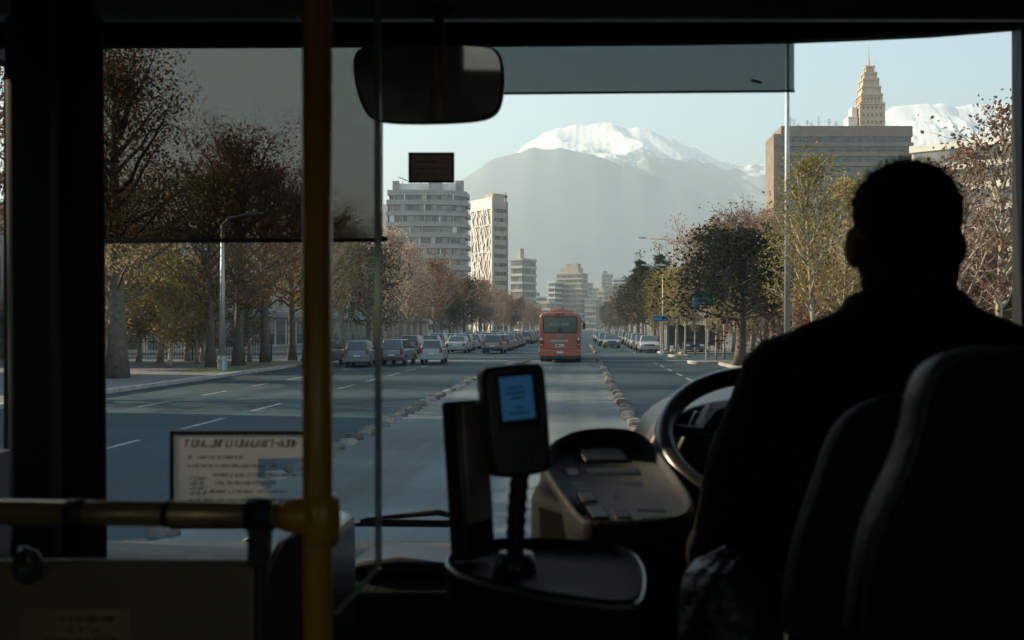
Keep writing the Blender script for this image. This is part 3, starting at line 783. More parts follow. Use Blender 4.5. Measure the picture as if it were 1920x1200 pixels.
# ------------------------------------------------------------------ street furniture
def lamp(X, Y, h, label, m, r=.12, arm=2.2, rz=0, group=None):
    t = thing('street_lamp', label, 'street lamp', (X, Y, .1), rz, group)
    b = MB(); b.tube([(0, 0, 0), (0, 0, h * .5), (0, 0, h)], [r, r * .78, r * .5], 12); part('post', b, m, t, local=True, smooth=True)
    b = MB(); b.cyl((0, 0, 0), (0, 0, .7), r * 1.6, r * 1.35, 12); part('base', b, m, t, local=True)
    b = MB(); b.tube([(0, 0, h - .05), (-.25 * arm, 0, h + .3), (-arm, 0, h + .5)], [r * .45, r * .4, r * .3], 8); part('arm', b, m, t, local=True, smooth=True)
    b = MB(); b.loft([[(-arm + .1, -.06, h + .44), (-arm + .1, .06, h + .44), (-arm + .1, .06, h + .56), (-arm + .1, -.06, h + .56)], [(-arm - .3, -.14, h + .43), (-arm - .3, .14, h + .43), (-arm - .3, .12, h + .62), (-arm - .3, -.12, h + .62)], [(-arm - .75, -.08, h + .5), (-arm - .75, .08, h + .5), (-arm - .75, .06, h + .6), (-arm - .75, -.06, h + .6)]]); part('lamp_head', b, lamp_metal, t, local=True, bevel=.02)
    return t
lamp(gX(417, 47), 47, 6.9, 'pale grey lamp post among the trees on the left pavement', lamp_metal, .15, 1.2, math.pi)
lamp(gX(1476, 38), 38, 16.0, 'tall grey lamp post left of the driver, crossing the grey blind', lamp_metal, .125, 2.6)
lamp(gX(1243, 82), 82, 6.6, 'thin lamp post at the end of the right pavement, left of two', warm_metal, .09, 1.0)
lamp(gX(1270, 80), 80, 6.5, 'thin lamp post at the end of the right pavement, right of two', warm_metal, .09, 1.0)
lamp(gX(1262, 108), 108, 11.2, 'tall lamp with a long arm over the dark evergreen trees', warm_metal, .12, 3.0)
bluem = mat('blue_board', (.02, .14, .25), .5, var=.2, scale=2); bluew = mat('blue_panel_pale', (.10, .25, .38), .5)
shade = mat('shelter_dark', (.04, .045, .05), .5)
def signboard(px0, px1, py0, py1, Y, label, pole):
    X0, X1, Z1, Z0 = gX(px0, Y), gX(px1, Y), gZ(py0, Y), gZ(py1, Y); cx = (X0 + X1) / 2
    t = thing('street_sign', label, 'sign', (cx, Y, .1))
    b = MB(); b.box((X0 - cx, 0, Z0 - .1), (X1 - cx, .12, Z1 - .1)); part('board', b, bluem, t, local=True, bevel=.02)
    b = MB(); b.box((X0 - cx + .08, -.012, Z0 + .0), (X1 - cx - .08, .002, Z0 + .12)); part('board_stripe', b, bluew, t, local=True)
    b = MB(); b.cyl((pole, .18, 0), (pole, .18, Z1 - .2), .06, .05, 8); part('post', b, lamp_metal, t, local=True)
signboard(1300, 1338, 545, 573, 62, 'large blue sign board under the dark low tree', .2)
signboard(1223, 1252, 592, 602, 74, 'long low blue sign behind the thin lamp posts', .1)
def shelter(X, Y, label):
    t = thing('bus_shelter', label, 'bus shelter', (X, Y, .13))
    b = MB(); b.prism([(-2.2, 2.5), (2.2, 2.5), (2.3, 2.62), (1.8, 2.85), (-1.8, 2.85), (-2.3, 2.62)], -.7, .9, 'y'); part('roof', b, bluem, t, local=True)
    for sx in (-2, 2):
        for sy in (-.5, .75): b = MB(); b.box((sx - .05, sy - .05, 0), (sx + .05, sy + .05, 2.5)); part('post', b, shade, t, local=True)
    b = MB(); b.box((-1.9, .8, .5), (1.9, .84, 2.2)); part('back_panel', b, shade, t, local=True)
    b = MB(); b.box((-1.5, .3, .42), (1.5, .7, .48)); b.box((-1.3, .45, 0), (-1.2, .55, .42)); b.box((1.2, .45, 0), (1.3, .55, .42)); part('bench', b, shade, t, local=True)
shelter(gX(1305, 79), 81, 'blue roofed shelter on the right pavement beyond the islands')
# stone edged islands at the right corner
def island(px0, px1, py, d, label):
    Yc = gy(py); X0, X1 = gX(px0, Yc), gX(px1, Yc)
    t = thing('traffic_island', label, 'traffic island', ((X0 + X1) / 2, Yc, 0)); w = (X1 - X0) / 2
    b = MB(); b.prism(rrect(-w, w, 0, d, min(.5, d * .4)), -.1, .16, 'z'); part('kerb_ring', b, kerbm, t, local=True, bevel=.03)
    b = MB(); b.prism(rrect(-w + .25, w - .25, .25, d - .25, min(.4, d * .3)), .1, .175, 'z'); part('soil_bed', b, earth, t, local=True)
island(1295, 1410, 683, 2.4, 'nearest long stone edged island at the right street corner')
island(1257, 1292, 670, 2.5, 'small stone edged island beyond the nearest long one')
island(1236, 1262, 663, 3.0, 'farthest small stone island by the thin lamp posts')

railm = mat('railing_green', (.02, .035, .03), .5)
def railing(X, Y, n, label):
    t = thing('railing', label, 'railing', (X, Y, .13)); b = MB()
    for k in range(n + 1): b.box((k * .16 - .012, -.012, .12), (k * .16 + .012, .012, 1.15))
    part('bars', b, railm, t, local=True)
    for z in (.12, 1.12): b = MB(); b.box((-.05, -.025, z), (n * .16 + .05, .025, z + .05)); part('rail', b, railm, t, local=True)
    for x in (0, n * .16): b = MB(); b.box((x - .04, -.04, 0), (x + .04, .04, 1.3)); part('post', b, railm, t, local=True)
railing(-29.5, 60.6, 34, 'dark railing along the left street corner, farther left panel')
railing(-23.6, 60.6, 30, 'dark railing along the left street corner, panel nearer the road')
# lane separator blocks
def varied(m, amp):
    n, l = m.node_tree.nodes, m.node_tree.links; b = n['Principled BSDF']; src = b.inputs['Base Color'].links[0].from_socket
    oi = n.new('ShaderNodeObjectInfo'); mr = n.new('ShaderNodeMapRange'); mr.inputs['To Min'].default_value = 1 - amp; mr.inputs['To Max'].default_value = 1 + amp; l.new(oi.outputs['Random'], mr.inputs['Value'])
    mx = n.new('ShaderNodeMix'); mx.data_type = 'RGBA'; mx.blend_type = 'MULTIPLY'; mx.inputs['Factor'].default_value = 1
    l.new(src, mx.inputs['A']); l.new(mr.outputs[0], mx.inputs['B']); l.new(mx.outputs['Result'], b.inputs['Base Color'])
varied(blockm, .55)
BL = []
for s in range(4):
    r = random.Random(100 + s); b = MB()
    a, c, hh = .19, .135, .125
    rings = []
    for z, f in ((0, 1.0), (.07, .95), (.125, .72), (.135, .55)):
        rings.append([(a * f * math.copysign(abs(math.cos(t)) ** .6, math.cos(t)) * r.uniform(.92, 1.08), c * f * math.copysign(abs(math.sin(t)) ** .6, math.sin(t)) * r.uniform(.92, 1.08), z * r.uniform(.9, 1.1)) for t in [2 * math.pi * q / 12 for q in range(12)]])
    b.loft(rings); me = b.mesh('lane_separator', blockm, True); me.set_sharp_from_angle(angle=R(28)); BL.append(me)
def sep(X, Y, label, group):
    o = bpy.data.objects.new('lane_separator', BL[rng.randrange(4)]); COL.objects.link(o)
    o.location = (X + rng.uniform(-.05, .05), Y, .008); o.rotation_euler = (0, 0, rng.uniform(-.5, .5)); s = rng.uniform(.8, .98); o.scale = (s, s, s * rng.uniform(.85, 1.15))
    tag(o, label, 'lane block', group)
Y = 9.0
while Y < 62:
    X = -4.35 if Y < 40 else -4.35 + (Y - 40) / 24 * 1.1
    sep(X, Y, 'worn concrete lane block in the row left of the bus lane', 'lane blocks left of the bus lane')
    if Y > 16: sep(1.2, Y, 'worn concrete lane block in the row right of the bus lane', 'lane blocks right of the bus lane')
    Y += .78 + rng.uniform(-.1, .14)
Y = 80
while Y < 118:
    sep(1.25, Y, 'worn concrete lane block in the far row beyond the crossing', 'lane blocks beyond the crossing'); Y += 1.0

# ------------------------------------------------------------------ vehicles
tyre = mat('tyre_rubber', (.02, .02, .02), .8); rimm = mat('wheel_rim', (.35, .36, .37), .35, .8)
autoglass = mat('car_glass', (.035, .055, .06), .08, var=.15, scale=1.5, spec=.8)
plastic = mat('black_plastic', (.025, .026, .028), .5)
redlamp = mat('red_lamp', (.22, .025, .02), .2, var=.1, spec=.8); whitelamp = mat('clear_lamp', (.75, .74, .70), .12, var=.1, spec=.8)
amber = mat('amber_lamp', (.7, .28, .04), .2); platem = mat('plate_white', (.62, .62, .58), .5, var=.1, scale=20)
inkm = mat('ink', (.11, .105, .10), .7)
def paintm(n, c): 
    m = mat(n, c, .28, var=.1, scale=1.2, spec=.6); m.node_tree.nodes['Principled BSDF'].inputs['Coat Weight'].default_value = .5; return m
car_paints = {'silver': paintm('silver_paint', (.15, .165, .175)), 'white': paintm('white_paint', (.30, .31, .31)), 'grey': paintm('grey_paint', (.08, .09, .095)), 'dark blue': paintm('dark_blue_paint', (.03, .05, .09)),
              'black': paintm('black_paint', (.018, .018, .02)), 'maroon': paintm('maroon_paint', (.16, .03, .03)), 'beige': paintm('beige_paint', (.22, .19, .15))}
def slab4(mb, c, ins, off, th=.02):
    """pane on a 4-corner face: inset by ins (fraction), proud by off"""
    c = [Vector(p) for p in c]; mid = sum(c, Vector()) / 4; n = (c[1] - c[0]).cross(c[3] - c[0]).normalized()
    q = [p.lerp(mid, ins) for p in c]
    mb.hexa([p - n * th for p in q] + [p + n * off for p in q])
def car_parts(kind):
    W, L = .82, 2.05
    ar = lambda cy: [(cy + .36 * math.cos(a), .28 + .36 * math.sin(a)) for a in [math.pi * (1 - k / 8) for k in range(9)]]
    low = [(-L + .05, .28)] + ar(-1.25) + ar(1.3) + [(L - .05, .28), (L + .02, .5), (L - .06, .74), (.95, .95), (-1.98 if kind != 'sedan' else -1.3, .96)] + ([] if kind != 'sedan' else [(-1.95, .92)]) + [(-L, .78), (-L - .03, .5)]
    b = MB(); b.prism(low, -W, W, 'x')
    zb, zr = .94, {'sedan': 1.41, 'hatch': 1.46, 'wagon': 1.52}[kind]
    yb0, yr0 = {'sedan': (-1.45, -.95), 'hatch': (-1.98, -1.55), 'wagon': (-2.0, -1.78)}[kind]
    yb1, yr1 = .95, .2; wb, wr = .78, .62
    A = [(-wb, yb0, zb), (wb, yb0, zb), (wb, yb1, zb), (-wb, yb1, zb), (-wr, yr0, zr), (wr, yr0, zr), (wr, yr1, zr), (-wr, yr1, zr)]
    b.hexa(A)
    P = [('body', b, 'paint', .06)]
    rw = MB(); slab4(rw, [A[0], A[1], A[5], A[4]], .12, .012); P.append(('rear_window', rw, autoglass, 0))
    fw = MB(); slab4(fw, [A[2], A[3], A[7], A[6]], .1, .012); P.append(('windscreen', fw, autoglass, 0))
    for c in ([A[1], A[2], A[6], A[5]], [A[3], A[0], A[4], A[7]]):
        sw = MB(); slab4(sw, c, .13, .012); P.append(('side_window', sw, autoglass, 0))
    for cy in (-1.25, 1.3):
        for sx in (-1, 1):
            w = MB(); w.cur = 0; w.cyl((sx * (W - .2), cy, .3), (sx * (W - .005), cy, .3), .30, .29, 18); w.cur = 1; w.cyl((sx * (W - .1), cy, .3), (sx * (W + .006), cy, .3), .19, .17, 14); P.append(('wheel', w, [tyre, rimm], 0))
    for sx in (-1, 1):
        t = MB(); z0, z1 = ((.62, .82) if kind == 'sedan' else (.68, 1.0)); t.box((sx * .68 - .1, -L - .045, z0), (sx * .68 + .1, -L + .12, z1)); P.append(('tail_light', t, redlamp, .015))
        h = MB(); h.box((sx * .6 - .16, L - .2, .6), (sx * .6 + .16, L + .015, .73)); P.append(('headlight', h, whitelamp, .02))
    bp = MB(); bp.prism(rrect(-.84, .84, .30, .50, .05), -L - .09, -L + .05, 'y'); P.append(('rear_bumper', bp, 'paint' if kind != 'wagon' else plastic, .02))
    bp = MB(); bp.prism(rrect(-.84, .84, .28, .5, .05), L - .08, L + .07, 'y'); P.append(('front_bumper', bp, 'paint', .02))
    gr = MB(); gr.box((-.4, L - .1, .58), (.4, L + .005, .7)); P.append(('grille', gr, plastic, 0))
    np_ = MB(); np_.box((-.2, -L - .05, .58), (.2, -L - .025, .68)); P.append(('number_plate', np_, platem, 0))
    for sx in (-1, 1): mi = MB(); mi.box((sx * .86 - .08, .55, .96), (sx * .86 + .08, .68, 1.08)); P.append(('side_mirror', mi, plastic, .02))
    return P
CAR = {}
def car(kind, colr, X, Y, rz, label, group=None, simple=False):
    t = thing('parked_car' if False else 'car', label, 'car', (X, Y, .004), rz, group)
    key = (kind, colr)
    if key not in CAR:
        CAR[key] = []
        for nm, mb, mm, bv in car_parts(kind):
            o = part(nm, mb, car_paints[colr] if mm == 'paint' else mm, t, local=True, bevel=bv)
            CAR[key].append(o)
    else:
        for s in CAR[key]:
            if simple and s.name.split('.')[0] in ('side_mirror', 'grille', 'number_plate', 'front_bumper', 'headlight' if abs(rz) < 1 else 'tail_light'): continue
            o = s.copy(); COL.objects.link(o); o.parent = t
    return t
car('wagon', 'grey', -13.9, 56.0, R(-4), 'grey wagon behind the yellow pole, leftmost of the waiting front row')
car('hatch', 'silver', -11.75, 55.5, R(5), 'silver hatchback with a rounded tail, second in the waiting front row')
car('wagon', 'silver', -10.0, 57.4, R(-2), 'silver wagon in the middle of the waiting front row')
car('hatch', 'white', -8.25, 59.3, R(3), 'pale hatchback at the right end of the waiting front row, nearest the bus')
car('sedan', 'black', -13.1, 61.5, R(0), 'black sedan just ahead of the grey wagon')
for o in [x for x in COL.objects if x.name.split('.')[0] == 'car' and x.parent is None]: o.scale = (.82, .92, .96); o.location.x -= .45
GC = 'cars queueing beyond the crossing on the left'
cols = ['silver', 'grey', 'dark blue', 'white', 'black', 'maroon', 'beige', 'silver', 'black', 'grey']
i = 0
for row in range(13):
    for lx in (-13.6, -10.3, -7.0):
        Y = 83 + row * 7.2 + rng.uniform(-1.5, 1.5)
        if rng.random() < .12: i += 1; continue
        k = ('hatch', 'sedan', 'wagon')[(i * 7 + row) % 3]; c = cols[(i * 3 + row) % 10]
        lane = {-13.6: 'kerb lane', -10.3: 'middle lane', -7.0: 'lane nearest the bus'}[lx]
        nice = {'hatch': 'hatchback', 'sedan': 'sedan', 'wagon': 'wagon'}[k]
        car(k, c, lx + rng.uniform(-.25, .25), Y, R(rng.uniform(-2, 2)), f'{c} {nice} queueing in the {lane} beyond the crossing', f'{GC}, {c} {nice} in the {lane}', simple=row > 4); i += 1
GO = 'oncoming cars on the right'
for row in range(10):
    for lx in (3.0, 5.9):
        Y = 86 + row * 8.5 + rng.uniform(-2, 2) - (3 if lx > 4 else 0)
        if lx < 4 and row < 2: continue
        k = ('sedan', 'hatch', 'wagon')[(i * 5 + row) % 3]; c = cols[(i * 7 + row) % 10]; nice = {'hatch': 'hatchback', 'sedan': 'sedan', 'wagon': 'wagon'}[k]
        lane = 'inner lane' if lx < 4 else 'kerb lane'
        car(k, c, lx + rng.uniform(-.25, .25), Y, math.pi + R(rng.uniform(-2, 2)), f'{c} {nice} facing us in the oncoming {lane}', f'{GO}, {c} {nice} in the {lane}', simple=row > 3); i += 1
car('wagon', 'dark blue', 9.0, 82.5, math.pi + R(8), 'dark blue wagon at the right kerb beside the stone islands')

# the red bus ahead
busred = paintm('bus_red', (.36, .085, .050)); busdark = paintm('bus_dark_red', (.22, .045, .035)); busglass = mat('bus_glass', (.04, .075, .075), .12, var=.2, scale=1.2, spec=.7)
palepanel = mat('pale_lettering', (.45, .43, .40), .6, var=.15, scale=9)
def city_bus(X, Y):
    t = thing('city_bus', 'red city bus seen from behind in the bus lane ahead', 'bus', (X, Y, .004)); W, Hb, Lb = 1.26, 3.15, 11.5
    sec = [(-W + .02, .42), (W - .02, .42), (W, .9), (W, 2.3), (W - .04, 2.8), (W - .16, 2.98), (.75, 3.06), (-.75, 3.06), (-W + .16, 2.98), (-W + .04, 2.8), (-W, 2.3), (-W, .9)]
    b = MB(); b.prism(sec, 0, Lb, 'y'); part('body', b, busred, t, local=True, bevel=.07)
    b = MB(); b.prism([(-.95, 3.0), (.95, 3.0), (.75, 3.12), (.2, 3.25), (.12, 3.36), (-.05, 3.27), (-.6, 3.15)], .15, 3.2, 'y'); part('roof_pod', b, busred, t, local=True, bevel=.03)
    b = MB(); b.prism(rrect(-1.03, 1.03, 1.80, 2.82, .12), -.035, .06, 'y'); f = part('rear_window', b, plastic, t, local=True)
    b = MB(); b.prism(rrect(-.97, .97, 1.86, 2.76, .10), -.05, .0, 'y'); part('pane', b, busglass, f, local=True)
    b = MB(); b.box((-.66, -.056, 2.22), (-.03, -.045, 2.42)); b.box((.03, -.056, 2.22), (.52, -.045, 2.42)); part('window_sticker', b, bluew if False else mat('faded_film', (.16, .21, .20), .4), f, local=True)
    b = MB(); b.box((-.02, -.058, 2.08), (.02, -.045, 2.6)); b.prism([(-.2, 1.87), (.22, 1.87), (.16, 2.02), (.02, 2.14), (-.12, 2.02)], -.058, -.045, 'y'); part('window_divider', b, plastic, f, local=True)
    b = MB(); b.prism(rrect(-.27, .25, 2.70, 2.78, .03), -.085, -.04, 'y'); part('brake_light', b, mat('dull_red', (.14, .03, .03), .3), t, local=True)
    b = MB(); b.box((-.25, -.02, 2.86), (.25, .02, 3.0)); s = part('route_sign', b, mat('sign_black', (.03, .035, .06), .4), t, local=True)
    b = MB()
    for k, x in enumerate((-.17, -.06, .05, .15)):
        b.box((x - .035, -.03, 2.89), (x - .015, -.018, 2.97)); b.box((x - .035, -.03, 2.89 if k % 2 else 2.95), (x + .03, -.018, 2.91 if k % 2 else 2.97)); b.box((x + .012, -.03, 2.89), (x + .03, -.018, 2.93 + .04 * (k % 2)))
    part('route_lettering', b, palepanel, s, local=True)
    b = MB(); b.prism(rrect(-.9, .9, .80, 1.72, .1), -.02, .05, 'y'); hch = part('engine_hatch', b, busred, t, local=True, bevel=.015)
    b = MB(); b.box((-.55, -.03, 1.24), (.48, -.018, 1.40)); part('lettering_strip', b, palepanel, hch, local=True)
    b = MB()
    for k in range(9): x = -.5 + k * .105; b.box((x, -.036, 1.27), (x + .02, -.029, 1.37)); b.box((x, -.036, 1.27 + .08 * (k % 2)), (x + .07, -.029, 1.29 + .08 * (k % 2)))
    part('lettering', b, busdark, hch, local=True)
    b = MB(); b.tube([(.28 * math.cos(a) * (1 if True else 1), -.04, 1.62 + .085 * math.sin(a)) for a in [6.283 * k / 20 for k in range(20)]], .017, 6, closed=True); b.box((-.2, -.045, 1.605), (.2, -.02, 1.635)); b.box((-.02, -.045, 1.55), (.02, -.02, 1.69)); part('emblem', b, rimm, t, local=True)
    b = MB(); b.box((-.28, -.045, .95), (.24, -.018, 1.14)); pl = part('advert_plate', b, platem, hch, local=True)
    b = MB(); b.box((-.2, -.052, 1.0), (-.05, -.044, 1.09)); b.box((.0, -.052, 1.0), (.17, -.044, 1.04)); part('plate_marks', b, inkm, pl, local=True)
    b = MB(); b.prism(rrect(-1.27, 1.27, .40, .78, .1), -.09, .1, 'y'); bp = part('rear_bumper', b, busred, t, local=True, bevel=.03)
    b = MB(); b.box((-.2, -.11, .58), (.2, -.085, .7)); part('number_plate', b, platem, bp, local=True)
    b = MB(); b.box((-1.2, -.05, .26), (1.2, .3, .42)); part('skirt', b, plastic, t, local=True)
    for sx in (-1, 1):
        b = MB(); b.prism(rrect(sx * 1.12 - .11, sx * 1.12 + .11, .98, 1.52, .06), -.03, .04, 'y'); cl = part('lamp_cluster', b, plastic, t, local=True)
        for z, mm in ((1.43, whitelamp), (1.27, redlamp), (1.09, amber)):
            b = MB(); b.tube([(sx * 1.12, -.028, z), (sx * 1.12, -.06, z)], [.075, .06], 14); part('tail_light', b, mm, cl, local=True)
        for yy in (2.0, 8.6):
            b = MB(); b.cyl((sx * (W - .32), yy, .48), (sx * (W - .02), yy, .48), .48, n=20); part('wheel', b, tyre, t, local=True)
        b = MB(); b.cyl((sx * (W - .5), .5, .3), (sx * (W - .05), .5, .3), .3, n=16); part('wheel', b, tyre, t, local=True) if False else None
        b = MB(); b.bar((sx * W, 11.2, 2.6), (sx * (W + .22), 11.4, 2.4), .05, .05); b.prism(rrect(sx * 1.5 - .1, sx * 1.5 + .1, 2.0, 2.45, .05), 11.32, 11.45, 'y'); part('side_mirror', b, plastic, t, local=True)
        b = MB(); b.box((sx * W - .03, .6, 1.75), (sx * W + .015, 10.8, 2.75)); part('side_window', b, busglass, t, local=True)
    for yy in (2.0,):
        for sx in (-1, 1): b = MB(); b.cyl((sx * .55, yy, .48), (sx * .9, yy, .48), .48, n=20); part('wheel', b, tyre, t, local=True)
city_bus(gX(1050, 60), 60)

# ------------------------------------------------------------------ our own bus: shell and windscreen
shell = mat('cabin_trim', (.030, .031, .032), .65, var=.15, scale=3); header = mat('header_trim', (.35, .36, .37), .5, var=.15, scale=3); rubber = mat('window_rubber', (.010, .011, .012), .7, spec=.2)
floorm = mat('cabin_floor', (.03, .03, .03), .8); seam = mat('pillar_trim', (.05, .042, .034), .5)
clear = sheet_glass('clear_glass', (.93, .96, .96), refl=.03)
partm = sheet_glass('partition_pane', (.93, .955, .95), veil=.01, veilcol=(.4, .4, .38), refl=.005)
wsglass = sheet_glass('windscreen_glass', (.94, .97, .97), refl=.004)
XL, XR = -1.56, 1.30
bus = thing('bus_cabin', 'dark interior of the bus around us, with its windscreen frame and door pillar', 'bus interior', (0, 0, .9))
b = MB(); b.box((XL, -6, .85), (XR, 2.9, .93)); part('floor', b, floorm, bus)
b = MB(); b.box((XL - .06, -6, 3.12), (XR + .06, 2.95, 3.2)); part('roof', b, mat('ceiling_panel', (.22, .21, .19), .7), bus)
b = MB(); b.box((XL - .06, -6.06, .9), (XR + .06, -6, 2.55)); b.box((XL - .06, -6.06, 2.8), (XR + .06, -6, 3.12)); b.box((XL - .06, -6.06, 2.55), (-.05, -6, 2.8)); b.box((.38, -6.06, 2.55), (XR + .06, -6, 2.8)); part('rear_wall', b, mat('rear_trim', (.26, .24, .17), .7, var=.4, scale=3), bus)
b = MB(); b.box((-.05, -6.033, 2.55), (.38, -6.027, 2.8)); part('rear_window', b, clear, bus)
def sidewall(x0, x1, openings, y0, y1):
    b = MB(); zb, zt = 1.75, 2.75
    b.box((x0, y0, .9), (x1, y1, zb)); b.box((x0, y0, zt), (x1, y1, 3.12))
    y = y0
    for a, c in openings: b.box((x0, y, zb), (x1, a, zt)); y = c
    b.box((x0, y, zb), (x1, y1, zt)); part('side_wall', b, shell, bus)
    for a, c in openings: g_ = MB(); g_.box(((x0 + x1) / 2 - .003, a, zb), ((x0 + x1) / 2 + .003, c, zt)); part('side_window', g_, clear, bus)
sidewall(XL - .06, XL, [(-5.4, -4.2), (-4.0, -2.8), (-2.5, -1.4)], -6, 1.95)
sidewall(XR, XR + .06, [(-5.4, -4.2), (-4.0, -2.8), (-2.5, -1.4)], -6, 2.75)
# door opening at the front left: low panel, lintel, glass
b = MB(); b.box((XL - .05, 1.97, .9), (XL, 2.76, 1.86)); dl = part('door', b, shell, bus)
part('door_lintel', MB().box((XL - .05, 1.97, 2.92), (XL, 2.76, 3.12)), shell, bus)
b = MB(); b.box((XL - .028, 1.97, 1.86), (XL - .022, 2.76, 2.92)); part('door_glass', b, clear, dl)
b = MB()
pl = [at3(px, 0, 2.35).x for px in (28, 188, 200, 42)]
b.hexa([(gX(44, 2.3), 2.25, .93), (gX(207, 2.25), 2.25, .93), (gX(200, 2.38), 2.38, .93), (gX(50, 2.38), 2.38, .93), (gX(26, 2.3), 2.25, 3.12), (gX(193, 2.25), 2.25, 3.12), (gX(186, 2.38), 2.38, 3.12), (gX(32, 2.38), 2.38, 3.12)])
part('door_pillar', b, rubber, bus, bevel=.02, seg=3)
b = MB(); b.hexa([(gX(112, 2.25), 2.235, .93), (gX(128, 2.25), 2.235, .93), (gX(128, 2.25), 2.25, .93), (gX(112, 2.25), 2.25, .93), (gX(95, 2.25), 2.235, 3.12), (gX(112, 2.25), 2.235, 3.12), (gX(112, 2.25), 2.25, 3.12), (gX(95, 2.25), 2.25, 3.12)]); part('pillar_trim', b, seam, bus)
# right pillar
b = MB(); b.hexa([(gX(1899, 2.62), 2.56, .93), (XR, 2.56, .93), (XR, 2.9, .93), (gX(1899, 2.9), 2.9, .93), (gX(1896, 2.62), 2.56, 3.12), (XR, 2.56, 3.12), (XR, 2.9, 3.12), (gX(1896, 2.9), 2.9, 3.12)]); part('front_pillar', b, rubber, bus, bevel=.015)
b = MB(); b.box((XL - .05, 2.78, .9), (XL + .02, 2.95, 3.12)); part('front_pillar', b, rubber, bus)
# header over the windscreen, its lower edge curving up to the right
hp = [(px, py) for px, py in ((-40, 85), (400, 84), (800, 82), (1100, 80), (1300, 78), (1490, 75), (1620, 70), (1750, 64), (1840, 57), (1925, 50))]
poly = [(gX(px, 2.6), gZ(py, 2.6)) for px, py in hp] + [(XR + .02, 3.12), (XL - .05, 3.12)]
b = MB(); b.prism(poly, 2.60, 2.635, 'y'); part('header', b, rubber, bus)
b = MB(); b.box((XL, 2.865, gZ(36, 2.9)), (XR, 2.93, 3.12)); part('front_cap', b, rubber, bus)
b = MB(); b.prism([(2.25, 3.12), (2.25, gZ(36, 2.25)), (2.29, gZ(41, 2.29)), (2.5, gZ(41, 2.5)), (2.5, 3.12)], XL, XR, 'x'); part('header_box', b, header, bus, bevel=.012)
b = MB(); b.box((XL, 2.76, .9), (XR, 2.92, gZ(1035, 2.78))); part('front_panel', b, shell, bus)
b = MB(); b.box((XL, 2.850, gZ(1050, 2.85)), (gX(1905, 2.85), 2.856, gZ(30, 2.85))); part('windscreen', b, wsglass, bus)

# blinds
blind_dark = sheet_glass('tinted_blind', (.37, .36, .345), veil=.035, veilcol=(.14, .12, .10), refl=0, trans_veil=.6)
blind_grey = sheet_glass('grey_blind', (.315, .35, .35), veil=.11, veilcol=(.34, .38, .38), refl=0, trans_veil=.7)
alu = mat('blind_bar', (.03, .03, .03), .5)
Yb = 2.66
t = thing('sun_blind', 'wide dark see-through blind pulled low over the left half of the windscreen', 'sun blind', (gX(450, Yb), Yb, gZ(453, Yb)))
b = MB(); b.box((XL + .04, Yb - .0015, gZ(452, Yb)), (gX(718, Yb), Yb + .0015, gZ(70, Yb))); part('blind_sheet', b, blind_dark, t)
b = MB(); b.cyl((XL + .04, Yb, gZ(453, Yb)), (gX(720, Yb), Yb, gZ(450, Yb)), .006, n=10); b.cyl((gX(716, Yb), Yb, gZ(448, Yb)), (gX(727, Yb), Yb, gZ(448, Yb)), .009, .006, n=10); part('bottom_bar', b, alu, t)
t = thing('sun_blind', 'short pale grey blind across the top right of the windscreen', 'sun blind', (gX(1200, Yb), Yb, gZ(172, Yb)))
b = MB(); b.hexa([(gX(735, Yb), Yb - .0015, gZ(177, Yb)), (gX(1489, Yb), Yb - .0015, gZ(171, Yb)), (gX(1489, Yb), Yb + .0015, gZ(171, Yb)), (gX(735, Yb), Yb + .0015, gZ(177, Yb)), (gX(735, Yb), Yb - .0015, gZ(65, Yb)), (gX(1489, Yb), Yb - .0015, gZ(65, Yb)), (gX(1489, Yb), Yb + .0015, gZ(65, Yb)), (gX(735, Yb), Yb + .0015, gZ(65, Yb))]); part('blind_sheet', b, blind_grey, t)
b = MB(); b.cyl((gX(735, Yb), Yb, gZ(177, Yb)), (gX(1490, Yb), Yb, gZ(171, Yb)), .0035, n=8); part('bottom_bar', b, mat('blind_hem', (.10, .11, .11), .5), t)
b = MB(); b.bar((gX(1408, Yb), Yb - .004, gZ(151, Yb)), (gX(1428, Yb), Yb - .004, gZ(156, Yb)), .004, .006); part('pull_tab', b, alu, t)

# mirror
mirror_glass = mat('mirror_glass', (.42, .44, .44), .03, 1.0, var=.03)
Ym = 2.2
t = thing('rear_view_mirror', 'wide rounded interior mirror in a black housing hanging from the header', 'mirror', (gX(805, Ym), Ym, gZ(84, Ym)))
def mirr(k, y0, y1, m, nm, bev):
    c = (805, 158); base = [(668, 96), (700, 87), (800, 84), (915, 85), (938, 95), (946, 130), (944, 185), (930, 214), (895, 226), (800, 231), (715, 230), (688, 220), (670, 180), (662, 130)]
    pts = smoothpoly([(gX(c[0] + (px - c[0]) * k, Ym), gZ(c[1] + (py - c[1]) * k, Ym)) for px, py in base], 2)
    b = MB(); b.prism(pts, y0, y1, 'y')
    C0 = Vector((gX(805, Ym), Ym, gZ(158, Ym))); Q = Vector((0, -1, 0)).rotation_difference(Vector((.07, -1, -.14)).normalized())
    b.v = [tuple(C0 + Q @ (Vector(v) - C0)) for v in b.v]
    o = part(nm, b, m, t, bevel=bev); return o
mirr(1.0, Ym + .004, Ym + .05, plastic, 'housing', .006); o = mirr(.955, Ym - .004, Ym + .002, mirror_glass, 'mirror_pane', 0)
b = MB(); b.tube([at3(825, 92, Ym + .03), at3(824, 60, Ym + .05), at3(822, 28, Ym + .06)], [.011, .010, .012], 10); b.tube([at3(770, 16, Ym + .06), at3(822, 22, Ym + .06), at3(846, 22, Ym + .06)], [.010, .014, .016], 10); b.cyl(at3(822, 26, Ym + .06), (gX(822, Ym), Ym + .06, 3.13), .012, n=10); part('bracket', b, mat('bracket_metal', (.10, .085, .06), .4, .6), t, smooth=True)

